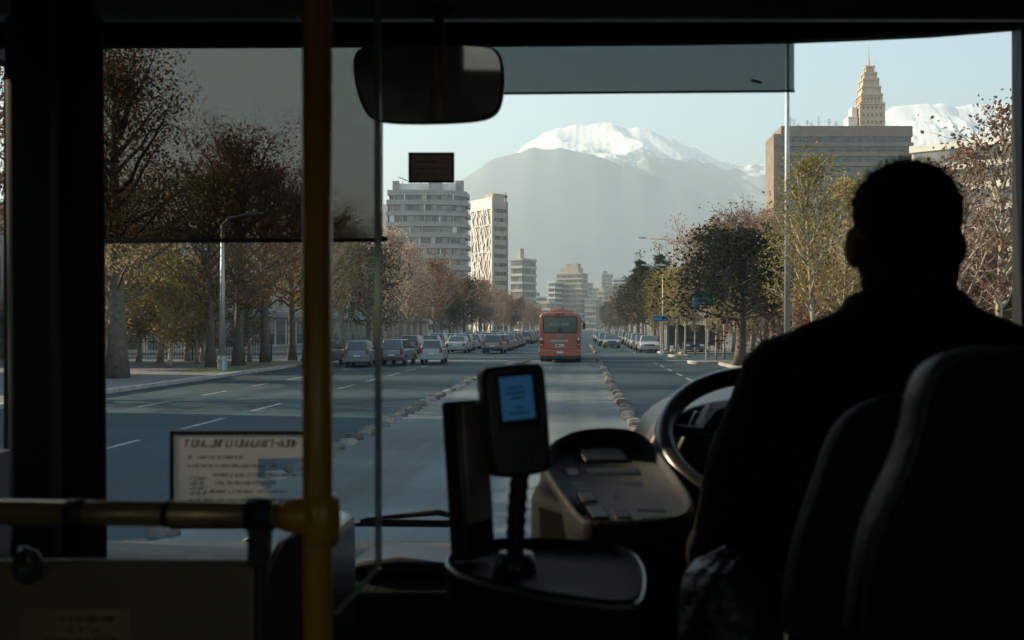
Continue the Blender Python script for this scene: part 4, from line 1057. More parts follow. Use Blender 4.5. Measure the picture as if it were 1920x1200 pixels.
# sticker on the windscreen, notice sheet
Ys = 2.845
paper_back = leaf_mat('sticker_back', [(.16, .14, .125), (.17, .15, .135), (.19, .165, .15)], .8, 20)
t = thing('sticker', 'small dark rectangular sticker on the windscreen above the curved apartment block', 'sticker', (gX(809, Ys), Ys, gZ(343, Ys)))
b = MB()
for (xa, ya, xb, yb) in ((766, 343, 770, 286), (848, 343, 852, 286), (770, 343, 848, 339), (770, 290, 848, 286)): b.box((gX(xa, Ys), Ys - .003, gZ(ya, Ys)), (gX(xb, Ys), Ys - .0002, gZ(yb, Ys)))
part('sheet_border', b, mat('sticker_edge', (.03, .028, .026), .7), t)
b = MB(); b.box((gX(770, Ys), Ys - .0026, gZ(339, Ys)), (gX(848, Ys), Ys - .0006, gZ(290, Ys))); part('face', b, paper_back, t)
def scribble(mb, x0, x1, z, h, y, r, dens=1.0, slant=.15):
    """an unreadable line of print: short strokes of uneven height"""
    x = x0
    while x < x1:
        w = h * r.uniform(.35, .8)
        if r.random() < .14: x += h * .5; continue
        k = r.randrange(4); th = h * .16
        if k != 2: mb.hexa(_sl(x, z, th, h, y, slant))
        if k != 0: mb.hexa(_sl(x + w * .75, z, th, h * r.choice((.7, 1)), y, slant))
        if k != 3: mb.box((x, y - .0006, z + h * r.choice((0, .42, .84))), (x + w * .8, y + .0004, z + h * r.choice((0, .42, .84)) + th)) if False else mb.hexa(_sl(x, z + h * r.choice((.0, .42, .82)), w * .8, th, y, 0))
        x += w + h * .12
def _sl(x, z, w, h, y, s):
    return [(x, y - .0006, z), (x + w, y - .0006, z), (x + w, y + .0004, z), (x, y + .0004, z), (x + s * h, y - .0006, z + h), (x + w + s * h, y - .0006, z + h), (x + w + s * h, y + .0004, z + h), (x + s * h, y + .0004, z + h)]
r5 = random.Random(3)
b = MB()
for k in range(3): scribble(b, gX(776, Ys), gX(838, Ys), gZ(306 + k * 12, Ys), .006, Ys - .0029, r5)
part('print', b, mat('faint_ink', (.05, .045, .042), .7), t)
Yn = 1.95
paper = bpy.data.materials.new('backlit_paper'); paper.use_nodes = True
n_, l_ = paper.node_tree.nodes, paper.node_tree.links; n_.remove(n_['Principled BSDF'])
d_ = n_.new('ShaderNodeBsdfDiffuse'); t_ = n_.new('ShaderNodeBsdfTranslucent'); x_ = n_.new('ShaderNodeMixShader'); z_ = n_.new('ShaderNodeTexNoise'); z_.inputs['Scale'].default_value = 9
cr = n_.new('ShaderNodeValToRGB'); cr.color_ramp.elements[0].color = (.74, .70, .65, 1); cr.color_ramp.elements[1].color = (.86, .82, .78, 1); l_.new(z_.outputs['Fac'], cr.inputs['Fac'])
l_.new(cr.outputs[0], d_.inputs[0]); l_.new(cr.outputs[0], t_.inputs[0]); x_.inputs[0].default_value = .72; l_.new(d_.outputs[0], x_.inputs[1]); l_.new(t_.outputs[0], x_.inputs[2]); l_.new(x_.outputs[0], n_['Material Output'].inputs['Surface'])
brownm = mat('notice_border', (.22, .13, .085), .7)
t = thing('notice_sheet', 'white printed notice with a brown border on a clear pane behind the yellow rail', 'notice', (gX(455, Yn), Yn, gZ(990, Yn)))
b = MB()
for (xa, ya, xb, yb) in ((318, 992, 326, 808), (326, 815, 598, 808), (326, 992, 598, 986)): b.box((gX(xa, Yn), Yn, gZ(ya, Yn)), (gX(xb, Yn), Yn + .002, gZ(yb, Yn)))
part('border', b, brownm, t)
b = MB(); b.box((gX(326, Yn), Yn + .0005, gZ(986, Yn)), (gX(598, Yn), Yn + .0018, gZ(815, Yn))); part('clear_sleeve', b, partm, t)
b = MB()
zs = lambda py: gZ(py, Yn); xs = lambda px: gX(px, Yn)
b.prism([(xs(x), zs(y)) for x, y in ((326, 986), (326, 815), (598, 815), (598, 858), (484, 860), (482, 905), (510, 930), (520, 986))], Yn - .0012, Yn - .0003, 'y'); part('paper', b, paper, t)
b = MB(); scribble(b, xs(348), xs(590), zs(838), .015, Yn - .0022, r5)
for k, (x0, x1, py) in enumerate(((353, 455, 860), (353, 520, 876), (400, 580, 893), (405, 520, 908), (392, 540, 924), (352, 560, 940), (352, 500, 956))): scribble(b, xs(x0), xs(x1), zs(py), .0062, Yn - .0022, r5)
for k in range(4): scribble(b, xs(356), xs(385), zs(900 + k * 9), .007, Yn - .0022, r5, slant=.5)
part('print', b, inkm, t)

# yellow pole, rail and clamp
yellow = mat('yellow_enamel', (.62, .30, .025), .35, var=.15, scale=5); tape = mat('black_tape', (.02, .022, .025), .5); brass = mat('worn_rail', (.42, .30, .15), .35, .5, var=.35, scale=7)
Yp = 1.22
t = thing('handrail', 'yellow upright pole with a clamped worn rail crossing to the left', 'handrail', (gX(597, Yp), Yp, .93))
b = MB(); b.cyl((gX(597, Yp), Yp, .93), (gX(594, Yp), Yp, 3.12), .0178, n=24); part('pole', b, yellow, t, smooth=True)
b = MB(); b.cyl(at3(-120, 958, Yp), at3(560, 966, Yp), .0155, n=20); part('rail', b, brass, t, smooth=True)
for x0, x1, r_ in ((128, 162, .0168), (310, 322, .0168), (466, 512, .0205)): part('tape_band', MB().cyl(at3(x0, 961 + (x0 - 130) * .01, Yp), at3(x1, 961 + (x1 - 130) * .01, Yp), r_, n=20), tape, t, smooth=True)
b = MB(); b.tube([at3(x, y, Yp) for x, y in ((602, 928), (602, 936), (602, 975), (602, 1012), (602, 1022))], [.019, .0225, .0235, .0225, .019], 20); b.tube([at3(524, 966, Yp), at3(545, 966, Yp), at3(590, 968, Yp)], [.017, .021, .024], 18); part('clamp', b, yellow, t, smooth=True)
b = MB(); b.hexa([(gX(468, Yp), Yp - .012, gZ(1062, Yp)), (gX(505, Yp), Yp - .012, gZ(1062, Yp)), (gX(505, Yp), Yp + .012, gZ(1062, Yp)), (gX(468, Yp), Yp + .012, gZ(1062, Yp)), (gX(468, Yp), Yp - .012, gZ(975, Yp)), (gX(508, Yp), Yp - .012, gZ(975, Yp)), (gX(508, Yp), Yp + .012, gZ(975, Yp)), (gX(468, Yp), Yp + .012, gZ(975, Yp))]); part('bracket', b, tape, t, bevel=.004)
# barrier panel under the rail with a worn label
panelm = mat('barrier_laminate', (.20, .145, .095), .45, var=.25, scale=2.5)
Yq = 1.24
t = thing('barrier_panel', 'brown barrier panel hanging under the rail at the lower left', 'panel', (gX(230, Yq), Yq, .93))
b = MB(); b.box((XL + .01, Yq, .95), (gX(478, Yq), Yq + .02, gZ(1052, Yq))); part('board', b, panelm, t, bevel=.006)
b = MB(); b.tube([(gX(484, Yq), Yq + .01, .95), (gX(484, Yq), Yq + .01, gZ(1048, Yq))], .009, 10); part('edge_rail', b, tape, t)
b = MB(); b.box((gX(46, Yq), Yq - .003, gZ(1226, Yq)), (gX(248, Yq), Yq - .0005, gZ(1141, Yq))); lb = part('worn_label', b, mat('label_yellow', (.33, .24, .13), .5, var=.3, scale=12), t)
b = MB()
for k, (x0, x1, py) in enumerate(((105, 215, 1164), (115, 190, 1184), (85, 225, 1204))): scribble(b, gX(x0, Yq), gX(x1, Yq), gZ(py, Yq), .007, Yq - .0038, r5)
part('print', b, mat('faded_print', (.12, .085, .04), .7), lb)
b = MB(); b.tube([at3(52 + 20 * math.cos(a), 1062 + 26 * math.sin(a), Yq - .02) for a in [6.283 * k / 18 for k in range(18)]], .006, 8, closed=True); b.cyl(at3(40, 1052, Yq - .02), at3(44, 1030, Yq), .007, n=8); part('latch_ring', b, tape, t, smooth=True)

# clear partition pane beside the pole
Yg = 1.5
edgeglass = sheet_glass('pane_edge', (.42, .48, .46), veil=.35, veilcol=(.42, .44, .40), refl=.1, rough=.1)
t = thing('partition_pane', 'clear glass partition with a pale edge, right of the yellow pole', 'partition', (gX(650, Yg), Yg, gZ(1150, Yg)))
outl = [(gX(600, Yg), 3.12), (gX(706, Yg), 3.12), (gX(709, Yg), gZ(1064, Yg)), (gX(628, Yg), gZ(1152, Yg)), (gX(600, Yg), gZ(1152, Yg))]
b = MB(); b.prism(outl, Yg, Yg + .006, 'y'); part('pane', b, partm, t)
b = MB(); b.bar((gX(706, Yg), Yg + .003, 3.12), (gX(709, Yg), Yg + .003, gZ(1064, Yg)), .009, .008, up=(0, 1, 0)); b.bar((gX(709, Yg), Yg + .003, gZ(1064, Yg)), (gX(628, Yg), Yg + .003, gZ(1152, Yg)), .009, .008, up=(0, 1, 0)); part('pane_edge', b, edgeglass, t)

# wipers outside
Yw = 2.93
t = thing('wiper', 'black wiper resting low on the windscreen left of the ticket machine', 'wiper', at3(850, 990, Yw))
b = MB(); b.bar(at3(632, 983, Yw), at3(872, 985, Yw), .007, .012); b.bar(at3(676, 977, Yw), at3(860, 980, Yw), .010, .014); part('blade', b, plastic, t)
b = MB(); b.tube([at3(682, 974, Yw), at3(760, 966, Yw + .02), at3(820, 960, Yw + .02), at3(850, 966, Yw + .02), at3(880, 1030, Yw + .02)], [.006, .009, .011, .012, .014], 8); part('arm', b, plastic, t)
t = thing('wiper', 'curved black wiper low behind the yellow rail at the left', 'wiper', at3(480, 1015, Yw))
b = MB(); b.tube([at3(150, 1046, Yw), at3(300, 1040, Yw), at3(400, 1034, Yw), at3(455, 1022, Yw), at3(480, 1004, Yw), at3(492, 975, Yw)], [.012, .014, .014, .013, .012, .010], 8); part('arm', b, plastic, t, smooth=True)
b = MB(); b.bar(at3(200, 1052, Yw - .03), at3(470, 1040, Yw - .03), .008, .012); part('blade', b, plastic, t)

# dashboard shelf, console, instrument binnacle, cowl
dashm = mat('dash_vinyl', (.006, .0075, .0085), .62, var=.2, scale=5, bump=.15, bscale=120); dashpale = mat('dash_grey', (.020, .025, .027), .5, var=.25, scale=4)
cowlm = mat('cowl_tan', (.085, .066, .044), .4, var=.15, scale=4); gaugem = mat('gauge_panel', (.10, .12, .11), .35, var=.2, scale=6)
t = thing('dashboard', 'dark dashboard shelf under the windscreen with the driver\'s instrument binnacle', 'dashboard', (0, 2.4, .93))
zt = gZ(1030, 2.75)
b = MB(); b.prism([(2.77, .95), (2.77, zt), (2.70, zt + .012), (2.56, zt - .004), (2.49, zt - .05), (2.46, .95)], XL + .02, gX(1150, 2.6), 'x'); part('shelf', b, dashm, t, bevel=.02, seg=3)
b = MB(); b.prism([(gX(640, 2.6), zt - .01), (gX(690, 2.6), zt + .02), (gX(760, 2.6), zt + .03), (gX(840, 2.6), zt + .016), (gX(900, 2.6), zt - .01)], 2.52, 2.7, 'y'); part('vent_cover', b, dashpale, t, bevel=.012)
# cowl behind the wheel
cw = smoothpoly([(gX(px, 2.25), gZ(py, 2.25)) for px, py in ((1180, 985), (1196, 872), (1214, 815), (1250, 778), (1310, 752), (1400, 741), (1560, 741), (1750, 745), (1860, 800), (1880, 985))], 1)
b = MB(); b.prism(cw, 2.18, 2.62, 'y'); part('cowl', b, cowlm, t, bevel=.02, seg=3)
b = MB(); b.prism([(gX(px, 2.16), gZ(py, 2.16)) for px, py in ((1262, 900), (1268, 840), (1304, 768), (1345, 800), (1700, 800), (1720, 905))], 2.145, 2.17, 'y'); part('gauge_panel', b, gaugem, t, bevel=.006)
for px in (1400, 1520, 1640):
    b = MB(); b.cyl(at3(px, 850, 2.14), at3(px, 850, 2.152), .036, n=24); part('gauge', b, plastic, t)
b = MB(); b.prism([(gX(px, 2.12), gZ(py, 2.12)) for px, py in ((1300, 800), (1330, 757), (1400, 750), (1720, 752), (1740, 800), (1400, 790))], 2.0, 2.16, 'y'); part('gauge_hood', b, dashm, t, bevel=.01)
b = MB(); b.box((gX(1150, 2.5), 2.2, .95), (XR - .02, 2.75, gZ(985, 2.3))); part('lower_dash', b, dashm, t, bevel=.02)
# binnacle: a tilted rounded tray of switches
def bp3(px, py, lift=0.0):
    k = (985 - py) / 175.0; Y = 1.70 + .34 * k
    p = at3(px, py, Y); return p + Vector((0, -.35, .93)).normalized() * lift
outl = smoothpoly([(1042, 832), (1090, 812), (1172, 810), (1212, 826), (1250, 872), (1296, 938), (1296, 962), (1270, 980), (1110, 988), (1084, 974), (1050, 925), (1020, 880), (1024, 852)], 2)
cx_, cy_ = 1155, 898
b = MB(); rings = []
for k, lf_ in ((1.10, -.22), (1.07, -.03), (1.04, .0), (1.0, .010), (.96, .006), (.93, -.012)):
    rings.append([bp3(cx_ + (x - cx_) * k, cy_ + (y - cy_) * k, lf_) + (Vector((.02, .06, -.55)) if lf_ < -.2 else Vector()) for x, y in outl])
b.loft(rings); bn = part('binnacle', b, dashm, t, smooth=True)
def key(x0, y0, x1, y1, m=dashpale, h=.008):
    P = lambda u, v, l: bp3(x0 + (x1 - x0) * u, y0 + (y1 - y0) * v, l)
    sk = (y1 - y0) * .55
    q = [(x0, y0), (x1, y0), (x1 + sk, y1), (x0 + sk, y1)]
    b = MB(); b.hexa([bp3(x, y, -.014) for x, y in q] + [bp3(x + (2 if i in (0, 3) else -2), y + (2 if i < 2 else -2), -.012 + h) for i, (x, y) in enumerate(q)]); part('switch', b, m, bn, bevel=.003)
keym = mat('switch_black', (.012, .014, .016), .45, spec=.3)
key(1082, 832, 1166, 858, keym, .005)
for x0, y0, x1, y1, m_, h_ in ((1052, 868, 1082, 886, dashpale, .007), (1064, 892, 1096, 910, keym, .007), (1080, 916, 1112, 936, dashpale, .012), (1097, 942, 1132, 966, dashpale, .012),
                               (1098, 868, 1196, 884, keym, .005), (1112, 892, 1205, 906, keym, .005), (1124, 914, 1160, 932, keym, .006), (1168, 914, 1218, 932, dashpale, .004), (1142, 942, 1176, 964, keym, .007), (1186, 940, 1244, 952, keym, .004), (1196, 956, 1250, 966, keym, .004)):
    key(x0, y0, x1, y1, m_, h_ * .55)
b = MB(); b.hexa([at3(990, 1210, 1.78), at3(1300, 1210, 1.7), at3(1300, 1210, 2.2), at3(1000, 1210, 2.2), at3(992, 905, 1.86), at3(1085, 960, 1.74), at3(1280, 900, 2.15), at3(1040, 850, 2.1)]); part('binnacle_column', b, rubber, t, bevel=.03, seg=3)

# steering wheel
t = thing('steering_wheel', 'large black steering wheel left of the driver\'s body', 'steering wheel', (.40, 2.0, 1.975))
wc = Vector((.40, 2.0, 1.975)); tl = R(31)
def wp(a, rr, up=0): return wc + Vector((rr * math.cos(a), rr * math.sin(a) * math.cos(tl) - up * math.sin(tl), rr * math.sin(a) * math.sin(tl) + up * math.cos(tl)))
wheelm = mat('wheel_vinyl', (.022, .023, .025), .28, var=.1, scale=8, spec=.6)
b = MB(); b.tube([wp(2 * math.pi * k / 64,   .230) for k in range(64)], .0205, 14, closed=True); part('rim', b, wheelm, t, smooth=True)
b = MB(); b.tube([wp(0, .0, -.03), wp(0, 0, .01)], [.06, .05], 20); hub = part('hub', b, wheelm, t, smooth=True)
for a in (0.15, math.pi - .15, -1.35, -1.79): b = MB(); b.tube([wp(a, .05, -.01), wp(a, .23, 0)], [.018, .011], 8); part('spoke', b, wheelm, t, smooth=True)
b = MB(); b.tube([wp(0, 0, -.03), (.40, 2.16, 1.72), (.40, 2.3, 1.4)], [.035, .04, .05], 14); part('column', b, plastic, t, smooth=True)

# ticket machine, card terminal, console
Zc = 1.885
conm = mat('console_plastic', (.012, .013, .015), .75, var=.15, scale=5, spec=.15)
t = thing('console', 'rounded dark console with a pale painted rim highlight, carrying the terminal and ticket machine', 'console', (-.02, 1.35, .93))
cp = smoothpoly([(-.185, 1.43), (-.178, 1.31), (-.10, 1.222), (-.01, 1.165), (.045, 1.140), (.072, 1.155), (.085, 1.34), (.06, 1.46), (-.12, 1.50)], 2)
b = MB(); ccx, ccy = -.05, 1.34
rings = [[(ccx + (x - ccx) * k, ccy + (y - ccy) * k, z) for x, y in cp] for k, z in ((.96, .95), (.97, 1.6), (1.0, Zc - .045), (1.02, Zc - .02), (1.015, Zc - .006), (.985, Zc), (.95, Zc - .004), (.93, Zc - .012), (.4, Zc - .014))]
b.loft(rings); part('body', b, conm, t, smooth=True)
b = MB(); b.tube([(ccx + (x - ccx) * 1.012, ccy + (y - ccy) * 1.012, Zc - .007) for x, y in cp], .0035, 8, closed=True); part('rim', b, mat('rim_highlight', (.20, .19, .175), .3, .5, var=.3, scale=12), t, smooth=True)  # pale tube along the lip paints the rim highlight
def rot_box(c, w, d, h, yaw, lean, m, nm, tt, bev=.008, mbx=None):
    """upright slab: base centre c, width w, depth d, height h; yaw about z, lean sideways"""
    M = Matrix.Translation(c) @ Matrix.Rotation(yaw, 4, 'Z') @ Matrix.Rotation(lean, 4, 'Y')
    b = MB(); b.hexa([M @ Vector(p) for p in ((-w / 2, -d / 2, 0), (w / 2, -d / 2, 0), (w / 2, d / 2, 0), (-w / 2, d / 2, 0), (-w / 2, -d / 2, h), (w / 2, -d / 2, h), (w / 2, d / 2, h), (-w / 2, d / 2, h))])
    return part(nm, b, m, tt, bevel=bev, seg=3), M
ptcol = mat('terminal_black', (.016, .017, .019), .35, spec=.5)
t = thing('card_terminal', 'black handheld card terminal with a lit blue screen on a ribbed stalk', 'card terminal', (gX(965, 1.33), 1.33, Zc))
base = at3(976, 892, 1.31)
M = Matrix.Translation(base) @ Matrix.Rotation(R(20), 4, 'Z') @ Matrix.Rotation(R(-4), 4, 'Y') @ Matrix.Rotation(R(-6), 4, 'X')
def tb(poly, y0, y1, m, nm, par, bev=.004, smooth=False):
    b = MB(); b.prism(poly, y0, y1, 'y'); b.v = [tuple(M @ Vector(v)) for v in b.v]; return part(nm, b, m, par, bevel=bev)
tbod = tb(smoothpoly([(-.036, .0), (.036, .0), (.040, .012), (.043, .12), (.042, .140), (.034, .146), (-.034, .146), (-.042, .140), (-.043, .12), (-.040, .012)], 1), -.018, .022, ptcol, 'casing', t, .006)
tb(rrect(-.028, .028, .060, .134, .004), -.0195, -.015, mat('screen_bezel', (.01, .01, .011), .2), 'bezel', t, 0)
scr = bpy.data.materials.new('lit_screen'); scr.use_nodes = True; sb_ = scr.node_tree.nodes['Principled BSDF']; sb_.inputs['Base Color'].default_value = (.01, .02, .03, 1); sb_.inputs['Roughness'].default_value = .2; sb_.inputs['Emission Color'].default_value = (.045, .20, .42, 1); sb_.inputs['Emission Strength'].default_value = .055
so = tb([(-.022, .074), (.022, .074), (.022, .130), (-.022, .130)], -.0205, -.0185, scr, 'screen', t, 0)
scr2 = bpy.data.materials.new('screen_text'); scr2.use_nodes = True; sb_ = scr2.node_tree.nodes['Principled BSDF']; sb_.inputs['Base Color'].default_value = (.005, .01, .02, 1); sb_.inputs['Emission Color'].default_value = (.02, .10, .24, 1); sb_.inputs['Emission Strength'].default_value = .03
b = MB()
for k, (x0, x1, z) in enumerate(((-.012, .010, .114), (-.014, .012, .107), (-.010, .010, .100), (-.006, .008, .088), (-.014, .014, .081))): b.box((x0, -.0212, z), (x1, -.0203, z + .003))
b.v = [tuple(M @ Vector(v)) for v in b.v]; part('screen_text', b, scr2, so)
for r_ in range(4):
    for c_ in range(3): x, z = -.022 + c_ * .022, .046 - r_ * .012; tb(rrect(x - .008, x + .008, z - .004, z + .004, .003), -.0205, -.0165, mat('keypad', (.028, .03, .034), .4) if (r_, c_) == (0, 0) else MATS['keypad'], 'key', t, 0)
b = MB(); zz = [Zc + (base.z + .01 - Zc) * k / 16 for k in range(17)]
b.tube([(gX(966, 1.33) + (base.x - gX(966, 1.33)) * (k / 16) ** 2, 1.33 + (base.y + .01 - 1.33) * k / 16, z) for k, z in enumerate(zz)], [.0135 if k % 2 else .0115 for k in range(17)], 14); b.tube([(gX(966, 1.33), 1.33, Zc - .02), (gX(966, 1.33), 1.33, Zc + .012)], [.03, .024], 18); part('stalk', b, ptcol, t, smooth=True)
t = thing('ticket_machine', 'tall black slab of a ticket machine leaning beside the card terminal', 'ticket machine', (gX(890, 1.38), 1.38, Zc))
o, M2 = rot_box(Vector((gX(888, 1.38), 1.38, Zc - .005)), .034, .060, .218, R(-36), R(-5), ptcol, 'casing', t, .006)
b = MB(); b.hexa([M2 @ Vector(p) for p in ((.016, -.025, .05), (.0195, -.025, .05), (.0195, .025, .05), (.016, .025, .05), (.016, -.025, .212), (.0195, -.025, .212), (.0195, .025, .212), (.016, .025, .212))]); part('side_panel', b, mat('lit_side', (.42, .34, .27), .35, .2, var=.35, scale=14), t, bevel=.002)  # pale colour puts reflected light on this side of the casing
b = MB(); b.hexa([M2 @ Vector(p) for p in ((-.023, -.02, .0), (-.016, -.02, .0), (-.016, .02, .0), (-.023, .02, .0), (-.023, -.02, .085), (-.016, -.02, .085), (-.016, .02, .085), (-.023, .02, .085))]); part('roll_holder', b, ptcol, t, bevel=.003)
b = MB(); b.tube([M2 @ Vector((.0, -.0300, .19)), M2 @ Vector((.0, -.0312, .19))], [.004, .003], 8); part('indicator', b, keym, t)

# dark glossy box behind the pole
t = thing('door_control_box', 'glossy curved black control box low behind the yellow pole', 'control box', (gX(552, 1.7), 1.7, .93))
b = MB(); pr = [(gX(px, 1.7), gZ(py, 1.7)) for px, py in ((478, 1230), (488, 1130), (505, 1060), (530, 1010), (560, 992), (600, 988), (628, 1000), (632, 1230))]
b.prism(pr, 1.66, 1.86, 'y'); part('casing', b, mat('gloss_black', (.03, .034, .036), .18, spec=.7), t, bevel=.012, seg=3)
b = MB(); b.tube([(gX(px, 1.66), 1.655, gZ(py, 1.66)) for px, py in ((482, 1225), (492, 1130), (511, 1062), (536, 1012), (562, 996))], .004, 8); part('edge_trim', b, mat('chrome_trim', (.35, .36, .36), .25, .9), t, smooth=True)

# seats
seatm = mat('seat_vinyl', (.006, .0065, .0075), .5, var=.2, scale=9, bump=.2, bscale=60, spec=.2); hilitem = mat('seat_edge_highlight', (.020, .020, .020), .4)
def seat(name, label, Yq, outline, yc, lean=.06, base=None):
    t = thing(name, label, 'seat', (gX(outline[len(outline) // 2][0], Yq), Yq, .93))
    pts = smoothpoly([(gX(px, Yq), gZ(py, Yq)) for px, py in outline], 2)
    cx = sum(p[0] for p in pts) / len(pts); cz = sum(p[1] for p in pts) / len(pts)
    rings = []
    for k, y in ((.90, Yq - .012), (.97, Yq - .006), (.995, Yq + .004), (1.0, Yq + .014), (.985, Yq + .034), (.95, Yq + .055), (.85, Yq + .07)):
        rings.append([(cx + (x - cx) * k, y - (z - cz) * lean, cz + (z - cz) * k) for x, z in pts])
    b = MB(); b.loft(rings); part('backrest', b, seatm, t, smooth=True)
    b = MB(); b.tube([(cx + (x - cx) * .968, Yq - .006 - (z - cz) * lean, cz + (z - cz) * .968) for x, z in pts], .0042, 8, closed=True); part('edge_highlight', b, hilitem, t, smooth=True)  # paler edge tube stands in for the backrest's rim highlight
    zb = min(p[1] for p in pts)
    b = MB(); b.prism(rrect(cx - .24, cx + .24, Yq + .06, Yq + .5, .06), base - .1, base, 'z'); part('cushion', b, seatm, t, bevel=.03, seg=3)
    b = MB(); b.box((cx - .16, Yq + .1, .94), (cx + .16, Yq + .42, base - .09)); part('pedestal', b, plastic, t, bevel=.02)
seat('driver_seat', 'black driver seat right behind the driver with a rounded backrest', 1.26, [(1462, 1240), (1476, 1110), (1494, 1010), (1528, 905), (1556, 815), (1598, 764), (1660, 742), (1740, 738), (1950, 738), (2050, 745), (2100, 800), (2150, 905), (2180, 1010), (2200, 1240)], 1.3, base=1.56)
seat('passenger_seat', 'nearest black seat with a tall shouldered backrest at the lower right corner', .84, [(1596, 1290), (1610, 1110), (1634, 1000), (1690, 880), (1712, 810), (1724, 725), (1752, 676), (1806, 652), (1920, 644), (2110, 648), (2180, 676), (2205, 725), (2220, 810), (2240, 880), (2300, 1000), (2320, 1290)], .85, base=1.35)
# crumpled boot beside the seat
t = thing('gear_boot', 'crumpled dark leather boot of a lever beside the driver seat', 'lever boot', (gX(1370, 1.45), 1.45, .93))
b = MB(); rings = []
for i in range(22):
    f = i / 21; z = 1.5 + (gZ(1042, 1.42) - 1.5) * f; rr = .085 * (1 - .15 * f) * (1 if f < .85 else math.sqrt(max(.02, 1 - ((f - .85) / .15) ** 2)))
    rings.append([(gX(1370, 1.45) + rr * math.cos(a) * (1 + .10 * noise.noise(Vector((math.cos(a) * 2, math.sin(a) * 2, z * 28)))), 1.45 + rr * math.sin(a) * (1 + .10 * noise.noise(Vector((math.cos(a) * 2 + 7, math.sin(a) * 2, z * 28)))), z + .008 * noise.noise(Vector((math.cos(a) * 3, math.sin(a) * 3, f * 9)))) for a in [6.283 * k / 36 for k in range(36)]])
b.loft(rings); part('leather', b, mat('crumpled_leather', (.022, .026, .028), .35, var=.3, scale=14, bump=.8, bscale=30), t, smooth=True)
b = MB(); b.box((gX(1370, 1.45) - .12, 1.33, .93), (gX(1370, 1.45) + .12, 1.57, 1.52)); part('housing', b, plastic, t, bevel=.02)

# ------------------------------------------------------------------ the driver
def remesh(mb, name, m, voxel, smooth_it, parent, label=None):
    me = mb.mesh(name + '_raw', m); o = bpy.data.objects.new(name + '_raw', me); COL.objects.link(o)
    r_ = o.modifiers.new('r', 'REMESH'); r_.mode = 'VOXEL'; r_.voxel_size = voxel
    s_ = o.modifiers.new('s', 'SMOOTH'); s_.iterations = smooth_it; s_.factor = .5
    dg = bpy.context.evaluated_depsgraph_get(); dg.update()
    me2 = bpy.data.meshes.new_from_object(o.evaluated_get(dg)); bpy.data.objects.remove(o)
    me2.name = name; me2.materials.clear(); me2.materials.append(m)
    me2.polygons.foreach_set('use_smooth', [True] * len(me2.polygons))
    org = ORG[parent.name]
    for v in me2.vertices: v.co -= org
    o2 = bpy.data.objects.new(name, me2); COL.objects.link(o2); o2.parent = parent
    return o2
skin = mat('skin', (.30, .17, .11), .55, var=.08, scale=12); coatm = mat('dark_coat', (.010, .010, .011), .9, var=.2, scale=10, bump=.3, bscale=50, spec=.1); hairm = mat('black_hair', (.009, .008, .012), .75, var=.3, scale=40, bump=.6, bscale=200, spec=.2); trous = mat('dark_trousers', (.012, .013, .016), .9)
hc = Vector((gX(1697, 1.55), 1.555, gZ(424, 1.555)))      # middle of the head
dr = thing('person', 'driver seen from behind in a dark coat, short black hair, holding the steering wheel', 'person', (hc.x, 1.5, 1.1))
hx = hc.x
b = MB()
b.ellipsoid(hc + Vector((0, -.005, .012)), (.078, .097, .083), 28, 18)
b.ellipsoid(hc + Vector((0, .03, -.045)), (.066, .070, .075), 24, 14)
b.ellipsoid(hc + Vector((0, .055, -.088)), (.042, .045, .030), 18, 10)
b.tube([hc + Vector((0, .085, .015)), hc + Vector((0, .108, -.02)), hc + Vector((0, .113, -.038)), hc + Vector((0, .088, -.045))], [.009, .013, .016, .010], 10)
for sx in (-1, 1):
    b.ellipsoid(hc + Vector((sx * .034, .079, .012)), (.017, .012, .011), 12, 8)
    b.ellipsoid(hc + Vector((sx * .083, .0, -.032)), (.011, .021, .030), 14, 10, Matrix.Rotation(sx * R(18), 3, 'Z') @ Matrix.Rotation(R(-12), 3, 'X'))
    b.ellipsoid(hc + Vector((sx * .077, .008, -.056)), (.008, .011, .012), 10, 8)
b.tube([hc + Vector((-.026, .088, -.066)), hc + Vector((0, .100, -.065)), hc + Vector((.026, .088, -.066))], [.006, .010, .006], 8)
b.tube([hc + Vector((0, -.005, -.03)), hc + Vector((0, -.015, -.10)), hc + Vector((0, -.02, -.19))], [.064, .065, .086], 20)
sh = hc.z - .265
LS, RS = Vector((hx - .172, 1.535, sh + .012)), Vector((hx + .172, 1.535, sh + .012))
hips = Vector((hx, 1.44, 1.64))
def torso(mb, e):
    rings = []
    for z, w, d, y in ((1.58, .17, .12, 1.45), (1.70, .175, .125, 1.445), (1.85, .165, .115, 1.46), (2.0, .185, .12, 1.485), (sh - .02, .175, .115, 1.515), (sh + .035, .15, .09, 1.53), (sh + .075, .09, .07, 1.54)):
        rings.append([(hx + (w + e) * math.copysign(abs(math.cos(a)) ** .8, math.cos(a)), y + (d + e) * math.copysign(abs(math.sin(a)) ** .8, math.sin(a)), z) for a in [6.283 * k / 28 for k in range(28)]])
    mb.loft(rings)
torso(b, 0)
WL, WR = wp(math.pi + 1.0, .232), wp(-.55, .232)
ELB = {-1: Vector((hx - .262, 1.60, sh - .25)), 1: Vector((hx + .262, 1.60, sh - .25))}
HAND = {-1: WL, 1: WR}
WRI = {-1: WL + Vector((-.015, -.085, .015)), 1: WR + Vector((.03, -.085, .015))}
